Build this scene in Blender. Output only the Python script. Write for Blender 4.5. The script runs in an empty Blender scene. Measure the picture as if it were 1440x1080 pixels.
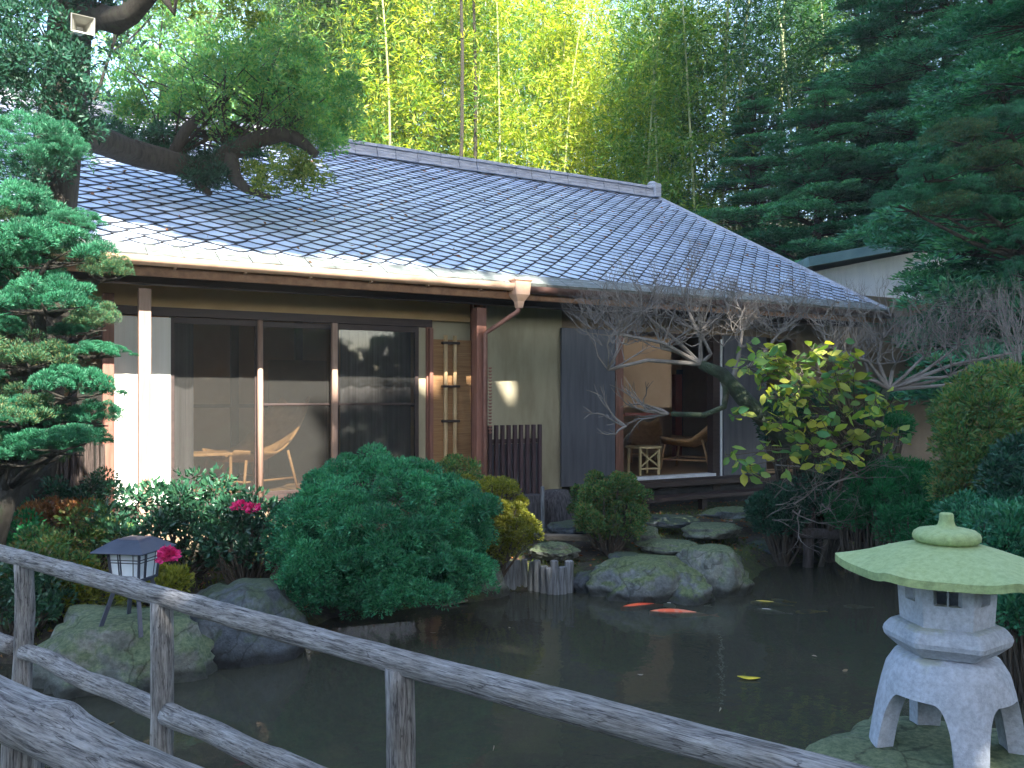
import bpy, bmesh, math, random
import numpy as np
from mathutils import Vector, Matrix, noise

random.seed(7)
RNG = np.random.default_rng(7)
SC = bpy.context.scene
COL = SC.collection
rad = math.radians

# ------------------------------------------------------------------ frame of reference
# x runs along the house front, y towards the house, z = 0 is the pond surface
EYE = 1.70
F = 1200.0
A = rad(60.6)
VX, VY = math.cos(A), math.sin(A)
RX, RY = math.sin(A), -math.cos(A)
HOR = 558.0

def ray(px, py):
    t = (px - 720.0) / F
    return Vector((VX + t * RX, VY + t * RY, (HOR - py) / F))
def atD(px, py, d):
    r = ray(px, py); return Vector((r.x * d, r.y * d, EYE + r.z * d))
def atY(px, py, Y):
    r = ray(px, py); d = Y / r.y; return Vector((r.x * d, Y, EYE + r.z * d))
def atZ(px, py, z):
    r = ray(px, py); d = (z - EYE) / r.z; return Vector((r.x * d, r.y * d, z))
def fx(px, Y=9.0):
    return atY(px, HOR, Y).x

cam_d = bpy.data.cameras.new('camera'); cam = bpy.data.objects.new('camera', cam_d); COL.objects.link(cam)
cam.location = (0, 0, EYE); cam.rotation_euler = (rad(90), 0, A - rad(90))
cam_d.lens = 30.0; cam_d.sensor_width = 36.0; cam_d.shift_y = 18.0 / 1440.0
cam_d.clip_start = 0.05; cam_d.clip_end = 2000
SC.camera = cam

# ------------------------------------------------------------------ light
SUN = Vector((-0.10, -1.0, 0.84)).normalized()        # towards the sun
elev = math.asin(SUN.z)
w = bpy.data.worlds.new('World'); SC.world = w; w.use_nodes = True
nt = w.node_tree; nt.nodes.clear()
o = nt.nodes.new('ShaderNodeOutputWorld'); bg = nt.nodes.new('ShaderNodeBackground'); sk = nt.nodes.new('ShaderNodeTexSky')
sk.sky_type = 'NISHITA'; sk.sun_disc = False; sk.sun_elevation = elev
sk.sun_rotation = math.atan2(SUN.x, SUN.y); sk.air_density = 1.0; sk.dust_density = 1.5; sk.ozone_density = 1.5
bg.inputs['Strength'].default_value = 0.15
nt.links.new(sk.outputs[0], bg.inputs[0]); nt.links.new(bg.outputs[0], o.inputs[0])
sd = bpy.data.lights.new('sun', 'SUN'); sd.energy = 5.0; sd.angle = rad(0.5); sd.color = (1.0, 0.93, 0.82)
so = bpy.data.objects.new('sun', sd); COL.objects.link(so)
so.rotation_euler = (-SUN).to_track_quat('-Z', 'Y').to_euler(); so.location = (0, -10, 30)
SC.view_settings.view_transform = 'Standard'; SC.view_settings.look = 'None'
SC.view_settings.exposure = 2.42; SC.view_settings.gamma = 1.0
SC.cycles.max_bounces = 8; SC.cycles.transparent_max_bounces = 12
SC.cycles.diffuse_bounces = 4; SC.cycles.glossy_bounces = 3; SC.cycles.transmission_bounces = 4
SC.cycles.caustics_reflective = False; SC.cycles.caustics_refractive = False

# ------------------------------------------------------------------ materials
MATS = {}
def new_mat(name):
    m = bpy.data.materials.new(name); m.use_nodes = True
    t = m.node_tree; t.nodes.clear()
    out = t.nodes.new('ShaderNodeOutputMaterial')
    return m, t, out
def ramp(t, stops, src, interp='LINEAR'):
    r = t.nodes.new('ShaderNodeValToRGB'); r.color_ramp.interpolation = interp
    e = r.color_ramp.elements
    while len(e) < len(stops): e.new(0.5)
    for k, (p, c) in enumerate(stops):
        e[k].position = p; e[k].color = (*c, 1)
    t.links.new(src, r.inputs[0]); return r.outputs[0]
def coords(t, scale=(1, 1, 1)):
    tc = t.nodes.new('ShaderNodeTexCoord'); mp = t.nodes.new('ShaderNodeMapping')
    mp.inputs['Scale'].default_value = scale
    t.links.new(tc.outputs['Object'], mp.inputs[0]); return mp.outputs[0]
def noise_n(t, vec, scale, detail=5, rough=0.6, dist=0.0):
    n = t.nodes.new('ShaderNodeTexNoise'); n.inputs['Scale'].default_value = scale
    n.inputs['Detail'].default_value = detail; n.inputs['Roughness'].default_value = rough
    n.inputs['Distortion'].default_value = dist
    t.links.new(vec, n.inputs['Vector']); return n.outputs['Fac']
def bump(t, h, strength, dist=0.01, normal=None):
    b = t.nodes.new('ShaderNodeBump'); b.inputs['Strength'].default_value = strength; b.inputs['Distance'].default_value = dist
    t.links.new(h, b.inputs['Height'])
    if normal: t.links.new(normal, b.inputs['Normal'])
    return b.outputs[0]
def mixc(t, fac, a, b, mode='MIX'):
    m = t.nodes.new('ShaderNodeMix'); m.data_type = 'RGBA'; m.blend_type = mode
    for sock, val in ((m.inputs['Factor'], fac), (m.inputs['A'], a), (m.inputs['B'], b)):
        if isinstance(val, bpy.types.NodeSocket): t.links.new(val, sock)
        elif isinstance(val, tuple): sock.default_value = (*val, 1)
        else: sock.default_value = val
    for i in m.inputs:
        pass
    return m.outputs['Result']
def mixcol(t, fac, a, b, mode='MIX'):
    m = t.nodes.new('ShaderNodeMix'); m.data_type = 'RGBA'; m.blend_type = mode
    ins = [m.inputs[0], m.inputs[6], m.inputs[7]]
    for sock, val in zip(ins, (fac, a, b)):
        if isinstance(val, bpy.types.NodeSocket): t.links.new(val, sock)
        elif isinstance(val, tuple): sock.default_value = (*val, 1)
        else: sock.default_value = val
    return m.outputs[2]

def mat_basic(name, stops, scale=(1, 1, 1), nscale=8, rough=0.7, bstr=0.3, bdist=0.01, spec=0.5, metal=0.0, detail=6, fine=60):
    if name in MATS: return MATS[name]
    m, t, out = new_mat(name)
    p = t.nodes.new('ShaderNodeBsdfPrincipled')
    v = coords(t, scale)
    n = noise_n(t, v, nscale, detail)
    c = ramp(t, stops, n)
    t.links.new(c, p.inputs['Base Color'])
    n2 = noise_n(t, v, fine, 4)
    ad = t.nodes.new('ShaderNodeMath'); ad.operation = 'ADD'
    t.links.new(n, ad.inputs[0]); t.links.new(n2, ad.inputs[1])
    t.links.new(bump(t, ad.outputs[0], bstr, bdist), p.inputs['Normal'])
    p.inputs['Roughness'].default_value = rough; p.inputs['Metallic'].default_value = metal
    p.inputs['Specular IOR Level'].default_value = spec
    t.links.new(p.outputs[0], out.inputs[0]); MATS[name] = m; return m

def mat_leaf(name, cols, transl=0.35, rough=0.5, spec=0.35, tcol=None):
    m, t, out = new_mat(name)
    g = t.nodes.new('ShaderNodeNewGeometry')
    stops = [(k / max(1, len(cols) - 1), c) for k, c in enumerate(cols)]
    c = ramp(t, stops, g.outputs['Random Per Island'])
    v = coords(t)
    n = noise_n(t, v, 2.2, 3)
    r2 = ramp(t, [(0.35, (0.62, 0.62, 0.62)), (0.65, (1.25, 1.25, 1.2))], n)
    c = mixcol(t, 1.0, c, r2, 'MULTIPLY')
    p = t.nodes.new('ShaderNodeBsdfPrincipled'); t.links.new(c, p.inputs['Base Color'])
    p.inputs['Roughness'].default_value = rough; p.inputs['Specular IOR Level'].default_value = spec
    tr = t.nodes.new('ShaderNodeBsdfTranslucent')
    tc = mixcol(t, 1.0, c, tcol or (1.5, 1.5, 0.5), 'MULTIPLY')
    t.links.new(tc, tr.inputs[0])
    mx = t.nodes.new('ShaderNodeMixShader'); mx.inputs[0].default_value = transl
    t.links.new(p.outputs[0], mx.inputs[1]); t.links.new(tr.outputs[0], mx.inputs[2])
    t.links.new(mx.outputs[0], out.inputs[0]); MATS[name] = m; return m

def sc3(c, k): return tuple(x * k for x in c)
M = {}
M['tile'] = mat_basic('roof_tile_glaze', [(0.3, (0.42, 0.51, 0.66)), (0.7, (0.55, 0.65, 0.80))], nscale=1.7, rough=0.30, bstr=0.15, bdist=0.004)
def tile_var():
    t = M['tile'].node_tree; p = [n for n in t.nodes if n.type == 'BSDF_PRINCIPLED'][0]; src = p.inputs['Base Color'].links[0].from_socket
    g = t.nodes.new('ShaderNodeNewGeometry'); v = ramp(t, [(0, (0.84, 0.85, 0.86)), (.85, (1.1, 1.1, 1.1)), (1, (1.18, 1.17, 1.14))], g.outputs['Random Per Island'])
    c = mixcol(t, 1.0, src, v, 'MULTIPLY'); n = noise_n(t, coords(t), 1.1, 8, .75); c = mixcol(t, ramp(t, [(.56, (0, 0, 0)), (.68, (.45, .45, .45))], n), c, (0.20, 0.22, 0.20)); t.links.new(c, p.inputs['Base Color'])
tile_var()
M['tile_edge'] = mat_basic('shadow_toned_tile_edge', [(0.3, (0.05, 0.055, 0.07)), (0.7, (0.10, 0.11, 0.13))], rough=0.9)  # dark tile sides paint in the shadow line along the seams
M['tile_under'] = mat_basic('roof_underlay', [(0.3, (0.012, 0.012, 0.014)), (0.7, (0.03, 0.03, 0.03))], rough=0.9)
M['ridge'] = mat_basic('weathered_ridge_tile', [(0.3, (0.22, 0.23, 0.27)), (0.6, (0.45, 0.46, 0.50))], scale=(1, 4, 6), nscale=5, rough=0.6, bstr=0.5)
M['eave_moss'] = mat_basic('mossy_eave_course', [(0.3, (0.06, 0.075, 0.06)), (0.5, (0.15, 0.17, 0.16)), (0.75, (0.33, 0.34, 0.34))], scale=(1, 5, 5), nscale=6, rough=0.7, bstr=0.7)
M['copper'] = mat_basic('copper_gutter_paint', [(0.3, (0.56, 0.34, 0.23)), (0.7, (0.76, 0.52, 0.38))], nscale=5, rough=0.45, bstr=0.1)
M['copper_brown'] = mat_basic('copper_brown_pipe', [(0.3, (0.20, 0.09, 0.07)), (0.7, (0.34, 0.18, 0.14))], nscale=6, rough=0.5, bstr=0.1)
M['brown_metal'] = mat_basic('brown_gutter_paint', [(0.3, (0.07, 0.035, 0.03)), (0.7, (0.12, 0.07, 0.06))], nscale=5, rough=0.45, bstr=0.1)
M['wood_red'] = mat_basic('reddish_post_wood', [(0.3, (0.15, 0.062, 0.042)), (0.7, (0.28, 0.125, 0.09))], scale=(9, 9, 0.7), nscale=5, rough=0.55, bstr=0.25, bdist=0.003)
M['wood_pale'] = mat_basic('pale_post_wood', [(0.3, (0.26, 0.16, 0.12)), (0.7, (0.40, 0.27, 0.21))], scale=(9, 9, 0.7), nscale=5, rough=0.6, bstr=0.25, bdist=0.003)
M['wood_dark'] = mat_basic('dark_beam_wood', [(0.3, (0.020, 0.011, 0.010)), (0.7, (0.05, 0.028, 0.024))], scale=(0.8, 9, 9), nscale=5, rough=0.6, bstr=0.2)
M['wood_soffit'] = mat_basic('orange_rafter_wood', [(0.3, (0.16, 0.07, 0.03)), (0.7, (0.30, 0.15, 0.07))], scale=(3, 1, 3), nscale=5, rough=0.6, bstr=0.2)
M['ochre'] = mat_basic('ochre_plaster', [(0.3, (0.50, 0.34, 0.17)), (0.7, (0.60, 0.42, 0.22))], nscale=3, rough=0.85, bstr=0.15)
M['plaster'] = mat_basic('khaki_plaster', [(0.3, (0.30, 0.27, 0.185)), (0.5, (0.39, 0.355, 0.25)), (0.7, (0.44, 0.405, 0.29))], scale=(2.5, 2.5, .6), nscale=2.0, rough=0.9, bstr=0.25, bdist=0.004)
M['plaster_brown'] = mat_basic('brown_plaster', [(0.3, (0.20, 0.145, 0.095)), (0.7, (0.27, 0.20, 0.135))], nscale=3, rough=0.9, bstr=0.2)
M['shutter'] = mat_basic('slate_blue_shutter', [(0.25, (0.055, 0.062, 0.085)), (0.5, (0.085, 0.092, 0.12)), (0.75, (0.115, 0.12, 0.15))], scale=(6, 1, 0.5), nscale=3, rough=0.5, bstr=0.12)
M['shoji'] = mat_basic('white_blind', [(0.3, (0.72, 0.70, 0.64)), (0.7, (0.80, 0.78, 0.74))], scale=(12, 1, 0.5), nscale=3, rough=0.8, bstr=0.1)
M['curtain'] = mat_basic('grey_curtain', [(0.3, (0.11, 0.105, 0.12)), (0.7, (0.21, 0.20, 0.22))], scale=(20, 4, 0.3), nscale=2, rough=0.9, bstr=0.2)
M['wicker'] = mat_basic('woven_bamboo_mat', [(0.35, (0.25, 0.13, 0.05)), (0.65, (0.38, 0.21, 0.09))], scale=(1, 1, 24), nscale=4, rough=0.6, bstr=0.5, bdist=0.004)
M['bamboo'] = mat_basic('dry_bamboo_pole', [(0.3, (0.42, 0.28, 0.14)), (0.7, (0.62, 0.45, 0.25))], scale=(8, 8, 0.8), nscale=4, rough=0.4, bstr=0.1)
M['rattan'] = mat_basic('rattan', [(0.3, (0.45, 0.24, 0.10)), (0.7, (0.65, 0.38, 0.18))], nscale=14, rough=0.5, bstr=0.3)
M['beech'] = mat_basic('pale_table_wood', [(0.3, (0.55, 0.42, 0.2)), (0.7, (0.7, 0.55, 0.3))], nscale=8, rough=0.5)
M['room'] = mat_basic('warm_room_plaster', [(0.3, (0.46, 0.29, 0.17)), (0.7, (0.56, 0.37, 0.23))], nscale=2, rough=0.9, bstr=0.1)
M['roomfloor'] = mat_basic('straw_floor_mat', [(0.3, (0.34, 0.20, 0.10)), (0.7, (0.44, 0.27, 0.14))], scale=(1, 20, 1), nscale=5, rough=0.6)
M['redpost'] = mat_basic('lacquered_red_post', [(0.3, (0.16, 0.03, 0.02)), (0.7, (0.22, 0.05, 0.035))], rough=0.4)
M['fence_wood'] = mat_basic('dark_lattice_wood', [(0.3, (0.035, 0.018, 0.022)), (0.7, (0.07, 0.035, 0.042))], scale=(9, 9, 1), nscale=5, rough=0.6)
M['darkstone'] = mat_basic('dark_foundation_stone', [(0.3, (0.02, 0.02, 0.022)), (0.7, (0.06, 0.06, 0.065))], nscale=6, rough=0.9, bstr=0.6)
M['thatch'] = mat_basic('grey_straw_bundle', [(0.35, (0.03, 0.03, 0.035)), (0.65, (0.16, 0.15, 0.16))], scale=(14, 14, 1), nscale=5, rough=0.9, bstr=0.9, bdist=0.02)
M['bark'] = mat_basic('dark_tree_bark', [(0.3, (0.025, 0.022, 0.016)), (0.55, (0.06, 0.052, 0.04)), (0.8, (0.05, 0.08, 0.03))], scale=(5, 5, 1.2), nscale=5, rough=0.95, bstr=1.0, bdist=0.03)
M['bark_moss'] = mat_basic('mossy_bark', [(0.35, (0.02, 0.025, 0.016)), (0.55, (0.035, 0.055, 0.027)), (0.75, (0.08, 0.085, 0.06))], nscale=9, rough=0.95, bstr=0.9, bdist=0.02)
M['twig'] = mat_basic('pale_bare_twig', [(0.3, (0.085, 0.075, 0.065)), (0.7, (0.24, 0.215, 0.19))], nscale=5, rough=0.8, bstr=0.4)
M['twig_dark'] = mat_basic('dark_shrub_twig', [(0.3, (0.05, 0.04, 0.03)), (0.7, (0.10, 0.08, 0.06))], nscale=5, rough=0.9, bstr=0.4)
M['culm'] = mat_basic('bamboo_culm', [(0.3, (0.22, 0.27, 0.10)), (0.7, (0.36, 0.38, 0.20))], scale=(1, 1, 0.3), nscale=5, rough=0.4, bstr=0.1)
M['white_metal'] = mat_basic('white_wall_panel', [(0.3, (0.68, 0.71, 0.76)), (0.7, (0.80, 0.82, 0.85))], scale=(3, 3, 0.5), nscale=4, rough=0.6, bstr=0.15)
M['teal_roof'] = mat_basic('blue_green_roof_edge', [(0.3, (0.10, 0.20, 0.22)), (0.7, (0.17, 0.29, 0.31))], nscale=4, rough=0.5)
M['black_metal'] = mat_basic('blue_black_lamp_metal', [(0.3, (0.035, 0.042, 0.065)), (0.7, (0.06, 0.07, 0.10))], nscale=6, rough=0.42, bstr=0.1)
M['paper'] = mat_basic('white_lamp_paper', [(0.3, (0.60, 0.68, 0.74)), (0.7, (0.72, 0.78, 0.83))], nscale=6, rough=0.6, bstr=0.05)
M['horn'] = mat_basic('grey_speaker_paint', [(0.3, (0.25, 0.25, 0.22)), (0.7, (0.36, 0.36, 0.33))], nscale=6, rough=0.5)
M['pink'] = mat_leaf('pink_petal', [(0.65, 0.02, 0.16), (0.8, 0.06, 0.28), (0.75, 0.03, 0.2)], transl=0.3, tcol=(1.2, 0.6, 0.8))
M['stake'] = mat_basic('grey_stake_wood', [(0.3, (0.07, 0.075, 0.08)), (0.65, (0.30, 0.33, 0.36))], scale=(14, 14, 1.2), nscale=4, rough=0.85, bstr=0.8, bdist=0.012)
M['plank'] = mat_basic('old_plank_wood', [(0.3, (0.12, 0.10, 0.07)), (0.7, (0.30, 0.25, 0.18))], scale=(1, 9, 9), nscale=5, rough=0.85, bstr=0.5)
M['prop'] = mat_basic('dark_prop_wood', [(0.3, (0.035, 0.028, 0.025)), (0.7, (0.10, 0.08, 0.075))], scale=(8, 8, 1.5), nscale=5, rough=0.9, bstr=0.6)
M['brush'] = mat_basic('brown_brushwood', [(0.35, (0.05, 0.035, 0.03)), (0.65, (0.20, 0.15, 0.13))], scale=(25, 25, 2), nscale=4, rough=0.95, bstr=1.0, bdist=0.02)
# foliage
M['pine'] = mat_leaf('blue_green_pine_needles', [(0.014, 0.10, 0.055), (0.025, 0.155, 0.085), (0.055, 0.23, 0.12)], transl=0.2)
M['juniper'] = mat_leaf('teal_juniper_needles', [(0.014, 0.11, 0.06), (0.028, 0.20, 0.10), (0.05, 0.28, 0.14), (0.09, 0.33, 0.15)], transl=0.2)
M['darkleaf'] = mat_leaf('dark_evergreen_leaves', [(0.010, 0.050, 0.034), (0.018, 0.082, 0.052), (0.035, 0.125, 0.075)], transl=0.2)
M['pinedark'] = mat_leaf('deep_green_pine_needles', [(0.016, 0.075, 0.04), (0.03, 0.12, 0.06), (0.07, 0.18, 0.08), (0.16, 0.13, 0.05)], transl=0.2)
M['conifer'] = mat_leaf('mid_teal_conifer_leaves', [(0.025, 0.14, 0.09), (0.06, 0.26, 0.16), (0.14, 0.40, 0.24)], transl=0.35)
M['bamboomid'] = mat_leaf('mid_green_bamboo_leaves', [(0.04, 0.15, 0.04), (0.09, 0.22, 0.05), (0.16, 0.29, 0.06), (0.28, 0.33, 0.06)], transl=0.45)
M['camellia'] = mat_leaf('glossy_camellia_leaves', [(0.015, 0.07, 0.04), (0.03, 0.11, 0.06), (0.06, 0.16, 0.08)], transl=0.15, rough=0.3, spec=0.6)
M['yellowshrub'] = mat_leaf('yellow_green_shrub_leaves', [(0.12, 0.15, 0.02), (0.20, 0.22, 0.03), (0.32, 0.31, 0.05)], transl=0.35)
M['roundshrub'] = mat_leaf('mid_green_shrub_leaves', [(0.03, 0.12, 0.05), (0.07, 0.20, 0.07), (0.17, 0.26, 0.08), (0.22, 0.16, 0.07)], transl=0.35)
M['broad'] = mat_leaf('large_yellow_green_leaves', [(0.06, 0.20, 0.08), (0.15, 0.28, 0.07), (0.30, 0.38, 0.08), (0.50, 0.48, 0.08)], transl=0.45)
M['bambooleaf'] = mat_leaf('sun_painted_bamboo_leaves', [(0.12, 0.25, 0.02), (0.27, 0.40, 0.03), (0.48, 0.54, 0.06), (0.72, 0.66, 0.14)], transl=0.5)  # sun glow of the grove's centre put into a brighter, yellower leaf colour
M['bamboodark'] = mat_leaf('dark_bamboo_leaves', [(0.015, 0.075, 0.03), (0.03, 0.11, 0.04), (0.06, 0.15, 0.04)], transl=0.35)  # darker leaf copy, shade on the grove's right side put into the colour
M['hazel'] = mat_leaf('pale_teal_tree_leaves', [(0.05, 0.19, 0.09), (0.09, 0.28, 0.12), (0.17, 0.36, 0.13), (0.26, 0.36, 0.12)], transl=0.5)
M['limeleaf'] = mat_leaf('lime_hanging_leaves', [(0.07, 0.15, 0.04), (0.14, 0.22, 0.05), (0.28, 0.32, 0.08)], transl=0.45)
M['fern'] = mat_leaf('bright_feathery_leaves', [(0.010, 0.12, 0.045), (0.015, 0.17, 0.06), (0.03, 0.22, 0.08)], transl=0.3)
M['rust'] = mat_leaf('rusty_dry_leaves', [(0.20, 0.07, 0.03), (0.30, 0.12, 0.04), (0.16, 0.10, 0.03)], transl=0.2)
M['grass'] = mat_leaf('moss_and_grass_blades', [(0.035, 0.08, 0.015), (0.08, 0.12, 0.02), (0.14, 0.16, 0.02)], transl=0.3)
M['yellowleaf'] = mat_leaf('fallen_yellow_leaf', [(0.7, 0.55, 0.03), (0.75, 0.6, 0.06)], transl=0.1)
M['petal'] = mat_leaf('floating_pale_petal', [(0.42, 0.38, 0.30), (0.35, 0.27, 0.18)], transl=0.1)

def vecn(t, v):
    n = t.nodes.new('ShaderNodeTexNoise'); n.inputs['Scale'].default_value = 2.0; n.inputs['Detail'].default_value = 5; t.links.new(v, n.inputs['Vector']); return n.outputs['Color']
def mat_rock(name, base, moss, mossamt=0.5, mscale=3.0, bs=0.8, spk=(0.7, 1.2)):
    m, t, out = new_mat(name)
    p = t.nodes.new('ShaderNodeBsdfPrincipled'); v = coords(t)
    n1 = noise_n(t, v, 5, 8, 0.65); n2 = noise_n(t, v, 38, 6, 0.7); n3 = noise_n(t, v, mscale, 6, 0.7, 0.4)
    c = ramp(t, [(0.3, base[0]), (0.5, base[1]), (0.72, base[2])], n1)
    sp = ramp(t, [(0.35, (spk[0],) * 3), (0.65, (spk[1],) * 3)], n2)
    c = mixcol(t, 1.0, c, sp, 'MULTIPLY')
    mc = ramp(t, [(0.35, moss[0]), (0.65, moss[1])], n2)
    g = t.nodes.new('ShaderNodeNewGeometry'); s = t.nodes.new('ShaderNodeSeparateXYZ'); t.links.new(g.outputs['Normal'], s.inputs[0])
    a = t.nodes.new('ShaderNodeMath'); a.operation = 'MULTIPLY_ADD'; t.links.new(s.outputs[2], a.inputs[0]); a.inputs[1].default_value = 0.35; t.links.new(n3, a.inputs[2])
    fac = ramp(t, [(0.85 - mossamt * 0.5, (0, 0, 0)), (0.95 - mossamt * 0.4, (1, 1, 1))], a.outputs[0])
    c = mixcol(t, fac, c, mc)
    sp2 = t.nodes.new('ShaderNodeSeparateXYZ'); t.links.new(g.outputs['Position'], sp2.inputs[0])
    wl = t.nodes.new('ShaderNodeMath'); wl.operation = 'MULTIPLY_ADD'; t.links.new(n1, wl.inputs[0]); wl.inputs[1].default_value = -0.10; t.links.new(sp2.outputs[2], wl.inputs[2])
    wet = ramp(t, [(0.0, (0.28, 0.28, 0.26)), (0.035, (1, 1, 1))], wl.outputs[0]); c = mixcol(t, 1.0, c, wet, 'MULTIPLY')
    vo = t.nodes.new('ShaderNodeTexVoronoi'); vo.feature = 'DISTANCE_TO_EDGE'; vo.inputs['Scale'].default_value = 2.6
    dv = mixcol(t, 0.35, v, vecn(t, v)); t.links.new(dv, vo.inputs['Vector'])
    if bs > .5:
        cr = ramp(t, [(0.0, (0.45, 0.45, 0.42)), (0.018, (1, 1, 1))], vo.outputs['Distance']); c = mixcol(t, 1.0, c, cr, 'MULTIPLY')
    t.links.new(c, p.inputs['Base Color']); p.inputs['Roughness'].default_value = 0.85
    ad = t.nodes.new('ShaderNodeMath'); ad.operation = 'ADD'; t.links.new(n1, ad.inputs[0]); t.links.new(n2, ad.inputs[1])
    t.links.new(bump(t, ad.outputs[0], bs, 0.02), p.inputs['Normal'])
    t.links.new(p.outputs[0], out.inputs[0]); MATS[name] = m; return m
grey3 = [(0.07, 0.085, 0.09), (0.15, 0.17, 0.17), (0.27, 0.29, 0.28)]
M['rock'] = mat_rock('grey_rock', grey3, [(0.05, 0.08, 0.03), (0.15, 0.19, 0.08)], 0.5)
M['rock_moss'] = mat_rock('mossy_rock', [(0.06, 0.075, 0.065), (0.15, 0.165, 0.145), (0.28, 0.29, 0.25)], [(0.05, 0.085, 0.04), (0.17, 0.21, 0.11)], 0.5)
M['rock_dark'] = mat_rock('dark_rock', [(0.03, 0.04, 0.045), (0.07, 0.085, 0.10), (0.16, 0.19, 0.21)], [(0.03, 0.05, 0.03), (0.07, 0.10, 0.05)], 0.35)
M['granite'] = mat_rock('pale_granite', [(0.34, 0.38, 0.43), (0.39, 0.43, 0.49), (0.44, 0.48, 0.54)], [(0.30, 0.33, 0.30), (0.36, 0.39, 0.34)], 0.15, bs=0.3, spk=(0.74, 1.12))
M['granite_green'] = mat_rock('lichen_green_granite', [(0.19, 0.27, 0.12), (0.26, 0.35, 0.15), (0.34, 0.42, 0.20)], [(0.24, 0.32, 0.13), (0.33, 0.42, 0.20)], 0.6, 5, bs=0.35, spk=(0.72, 1.12))

def mat_rail():
    m, t, out = new_mat('weathered_grey_log')
    p = t.nodes.new('ShaderNodeBsdfPrincipled')
    v = coords(t, (1.6, 24, 24)); v2 = coords(t, (9, 90, 90)); v3 = coords(t, (1, 1, 1))
    n1 = noise_n(t, v, 3.0, 8, 0.7, 0.6); n2 = noise_n(t, v2, 1.6, 5, 0.7, 0.3); n3 = noise_n(t, v3, 7, 5, 0.6)
    c = ramp(t, [(0.34, (0.035, 0.034, 0.038)), (0.43, (0.19, 0.185, 0.18)), (0.60, (0.32, 0.315, 0.305)), (0.78, (0.46, 0.455, 0.445))], n1)
    c2 = ramp(t, [(0.36, (0.4, 0.4, 0.42)), (0.5, (0.95, 0.95, 0.96)), (0.7, (1.22, 1.22, 1.24))], n2)
    c = mixcol(t, 1.0, c, c2, 'MULTIPLY')
    n4 = noise_n(t, coords(t, (1.3, 20, 20)), 2.2, 3, 0.5, 0.5)
    ck = ramp(t, [(0.485, (1, 1, 1)), (0.497, (.28, .27, .27)), (0.503, (.28, .27, .27)), (0.515, (1, 1, 1))], n4)
    c = mixcol(t, 1.0, c, ck, 'MULTIPLY')
    c3 = ramp(t, [(0.4, (0.92, 0.88, 0.82)), (0.6, (1.16, 1.15, 1.13))], n3)
    c = mixcol(t, 1.0, c, c3, 'MULTIPLY')
    t.links.new(c, p.inputs['Base Color']); p.inputs['Roughness'].default_value = 0.85
    ad = t.nodes.new('ShaderNodeMath'); ad.operation = 'ADD'; t.links.new(n1, ad.inputs[0]); t.links.new(n2, ad.inputs[1])
    t.links.new(bump(t, ad.outputs[0], 0.9, 0.012), p.inputs['Normal'])
    t.links.new(p.outputs[0], out.inputs[0]); return m
M['rail'] = mat_rail()

def mat_glass(name, dust=0.05, tint=(0.85, 0.86, 0.84)):
    m, t, out = new_mat(name)
    tr = t.nodes.new('ShaderNodeBsdfTransparent'); tr.inputs[0].default_value = (*tint, 1)
    gl = t.nodes.new('ShaderNodeBsdfGlossy'); gl.inputs['Roughness'].default_value = 0.03
    df = t.nodes.new('ShaderNodeBsdfDiffuse'); df.inputs[0].default_value = (0.5, 0.5, 0.48, 1)
    fr = t.nodes.new('ShaderNodeFresnel'); fr.inputs[0].default_value = 1.5
    v = coords(t); n = noise_n(t, v, 1.2, 2); t.links.new(bump(t, n, 0.08, 0.02), gl.inputs['Normal'])
    m1 = t.nodes.new('ShaderNodeMixShader'); m1.inputs[0].default_value = dust
    t.links.new(tr.outputs[0], m1.inputs[1]); t.links.new(df.outputs[0], m1.inputs[2])
    m2 = t.nodes.new('ShaderNodeMixShader'); t.links.new(fr.outputs[0], m2.inputs[0])
    t.links.new(m1.outputs[0], m2.inputs[1]); t.links.new(gl.outputs[0], m2.inputs[2])
    t.links.new(m2.outputs[0], out.inputs[0]); return m
M['glass'] = mat_glass('window_glass', 0.035, (0.7, 0.7, 0.68))

def mat_water():
    m, t, out = new_mat('pond_water')
    v = coords(t, (1, 1, 1)); 
    n1 = noise_n(t, v, 3.0, 3, 0.5); n2 = noise_n(t, v, 18, 2, 0.5)
    mu = t.nodes.new('ShaderNodeMath'); mu.operation = 'MULTIPLY_ADD'; t.links.new(n2, mu.inputs[0]); mu.inputs[1].default_value = 0.18; t.links.new(n1, mu.inputs[2])
    nb = bump(t, mu.outputs[0], 0.35, 0.012)
    tr = t.nodes.new('ShaderNodeBsdfTransparent'); tr.inputs[0].default_value = (0.50, 0.56, 0.42, 1)
    gl = t.nodes.new('ShaderNodeBsdfGlossy'); gl.inputs['Roughness'].default_value = 0.04; t.links.new(nb, gl.inputs['Normal'])
    df = t.nodes.new('ShaderNodeBsdfDiffuse'); df.inputs[0].default_value = (0.115, 0.115, 0.08, 1)
    fr = t.nodes.new('ShaderNodeFresnel'); fr.inputs[0].default_value = 1.42; t.links.new(nb, fr.inputs['Normal'])
    m1 = t.nodes.new('ShaderNodeMixShader'); m1.inputs[0].default_value = 0.38
    t.links.new(tr.outputs[0], m1.inputs[1]); t.links.new(df.outputs[0], m1.inputs[2])
    m2 = t.nodes.new('ShaderNodeMixShader'); t.links.new(fr.outputs[0], m2.inputs[0])
    t.links.new(m1.outputs[0], m2.inputs[1]); t.links.new(gl.outputs[0], m2.inputs[2])
    t.links.new(m2.outputs[0], out.inputs[0]); return m
M['water'] = mat_water()

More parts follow.
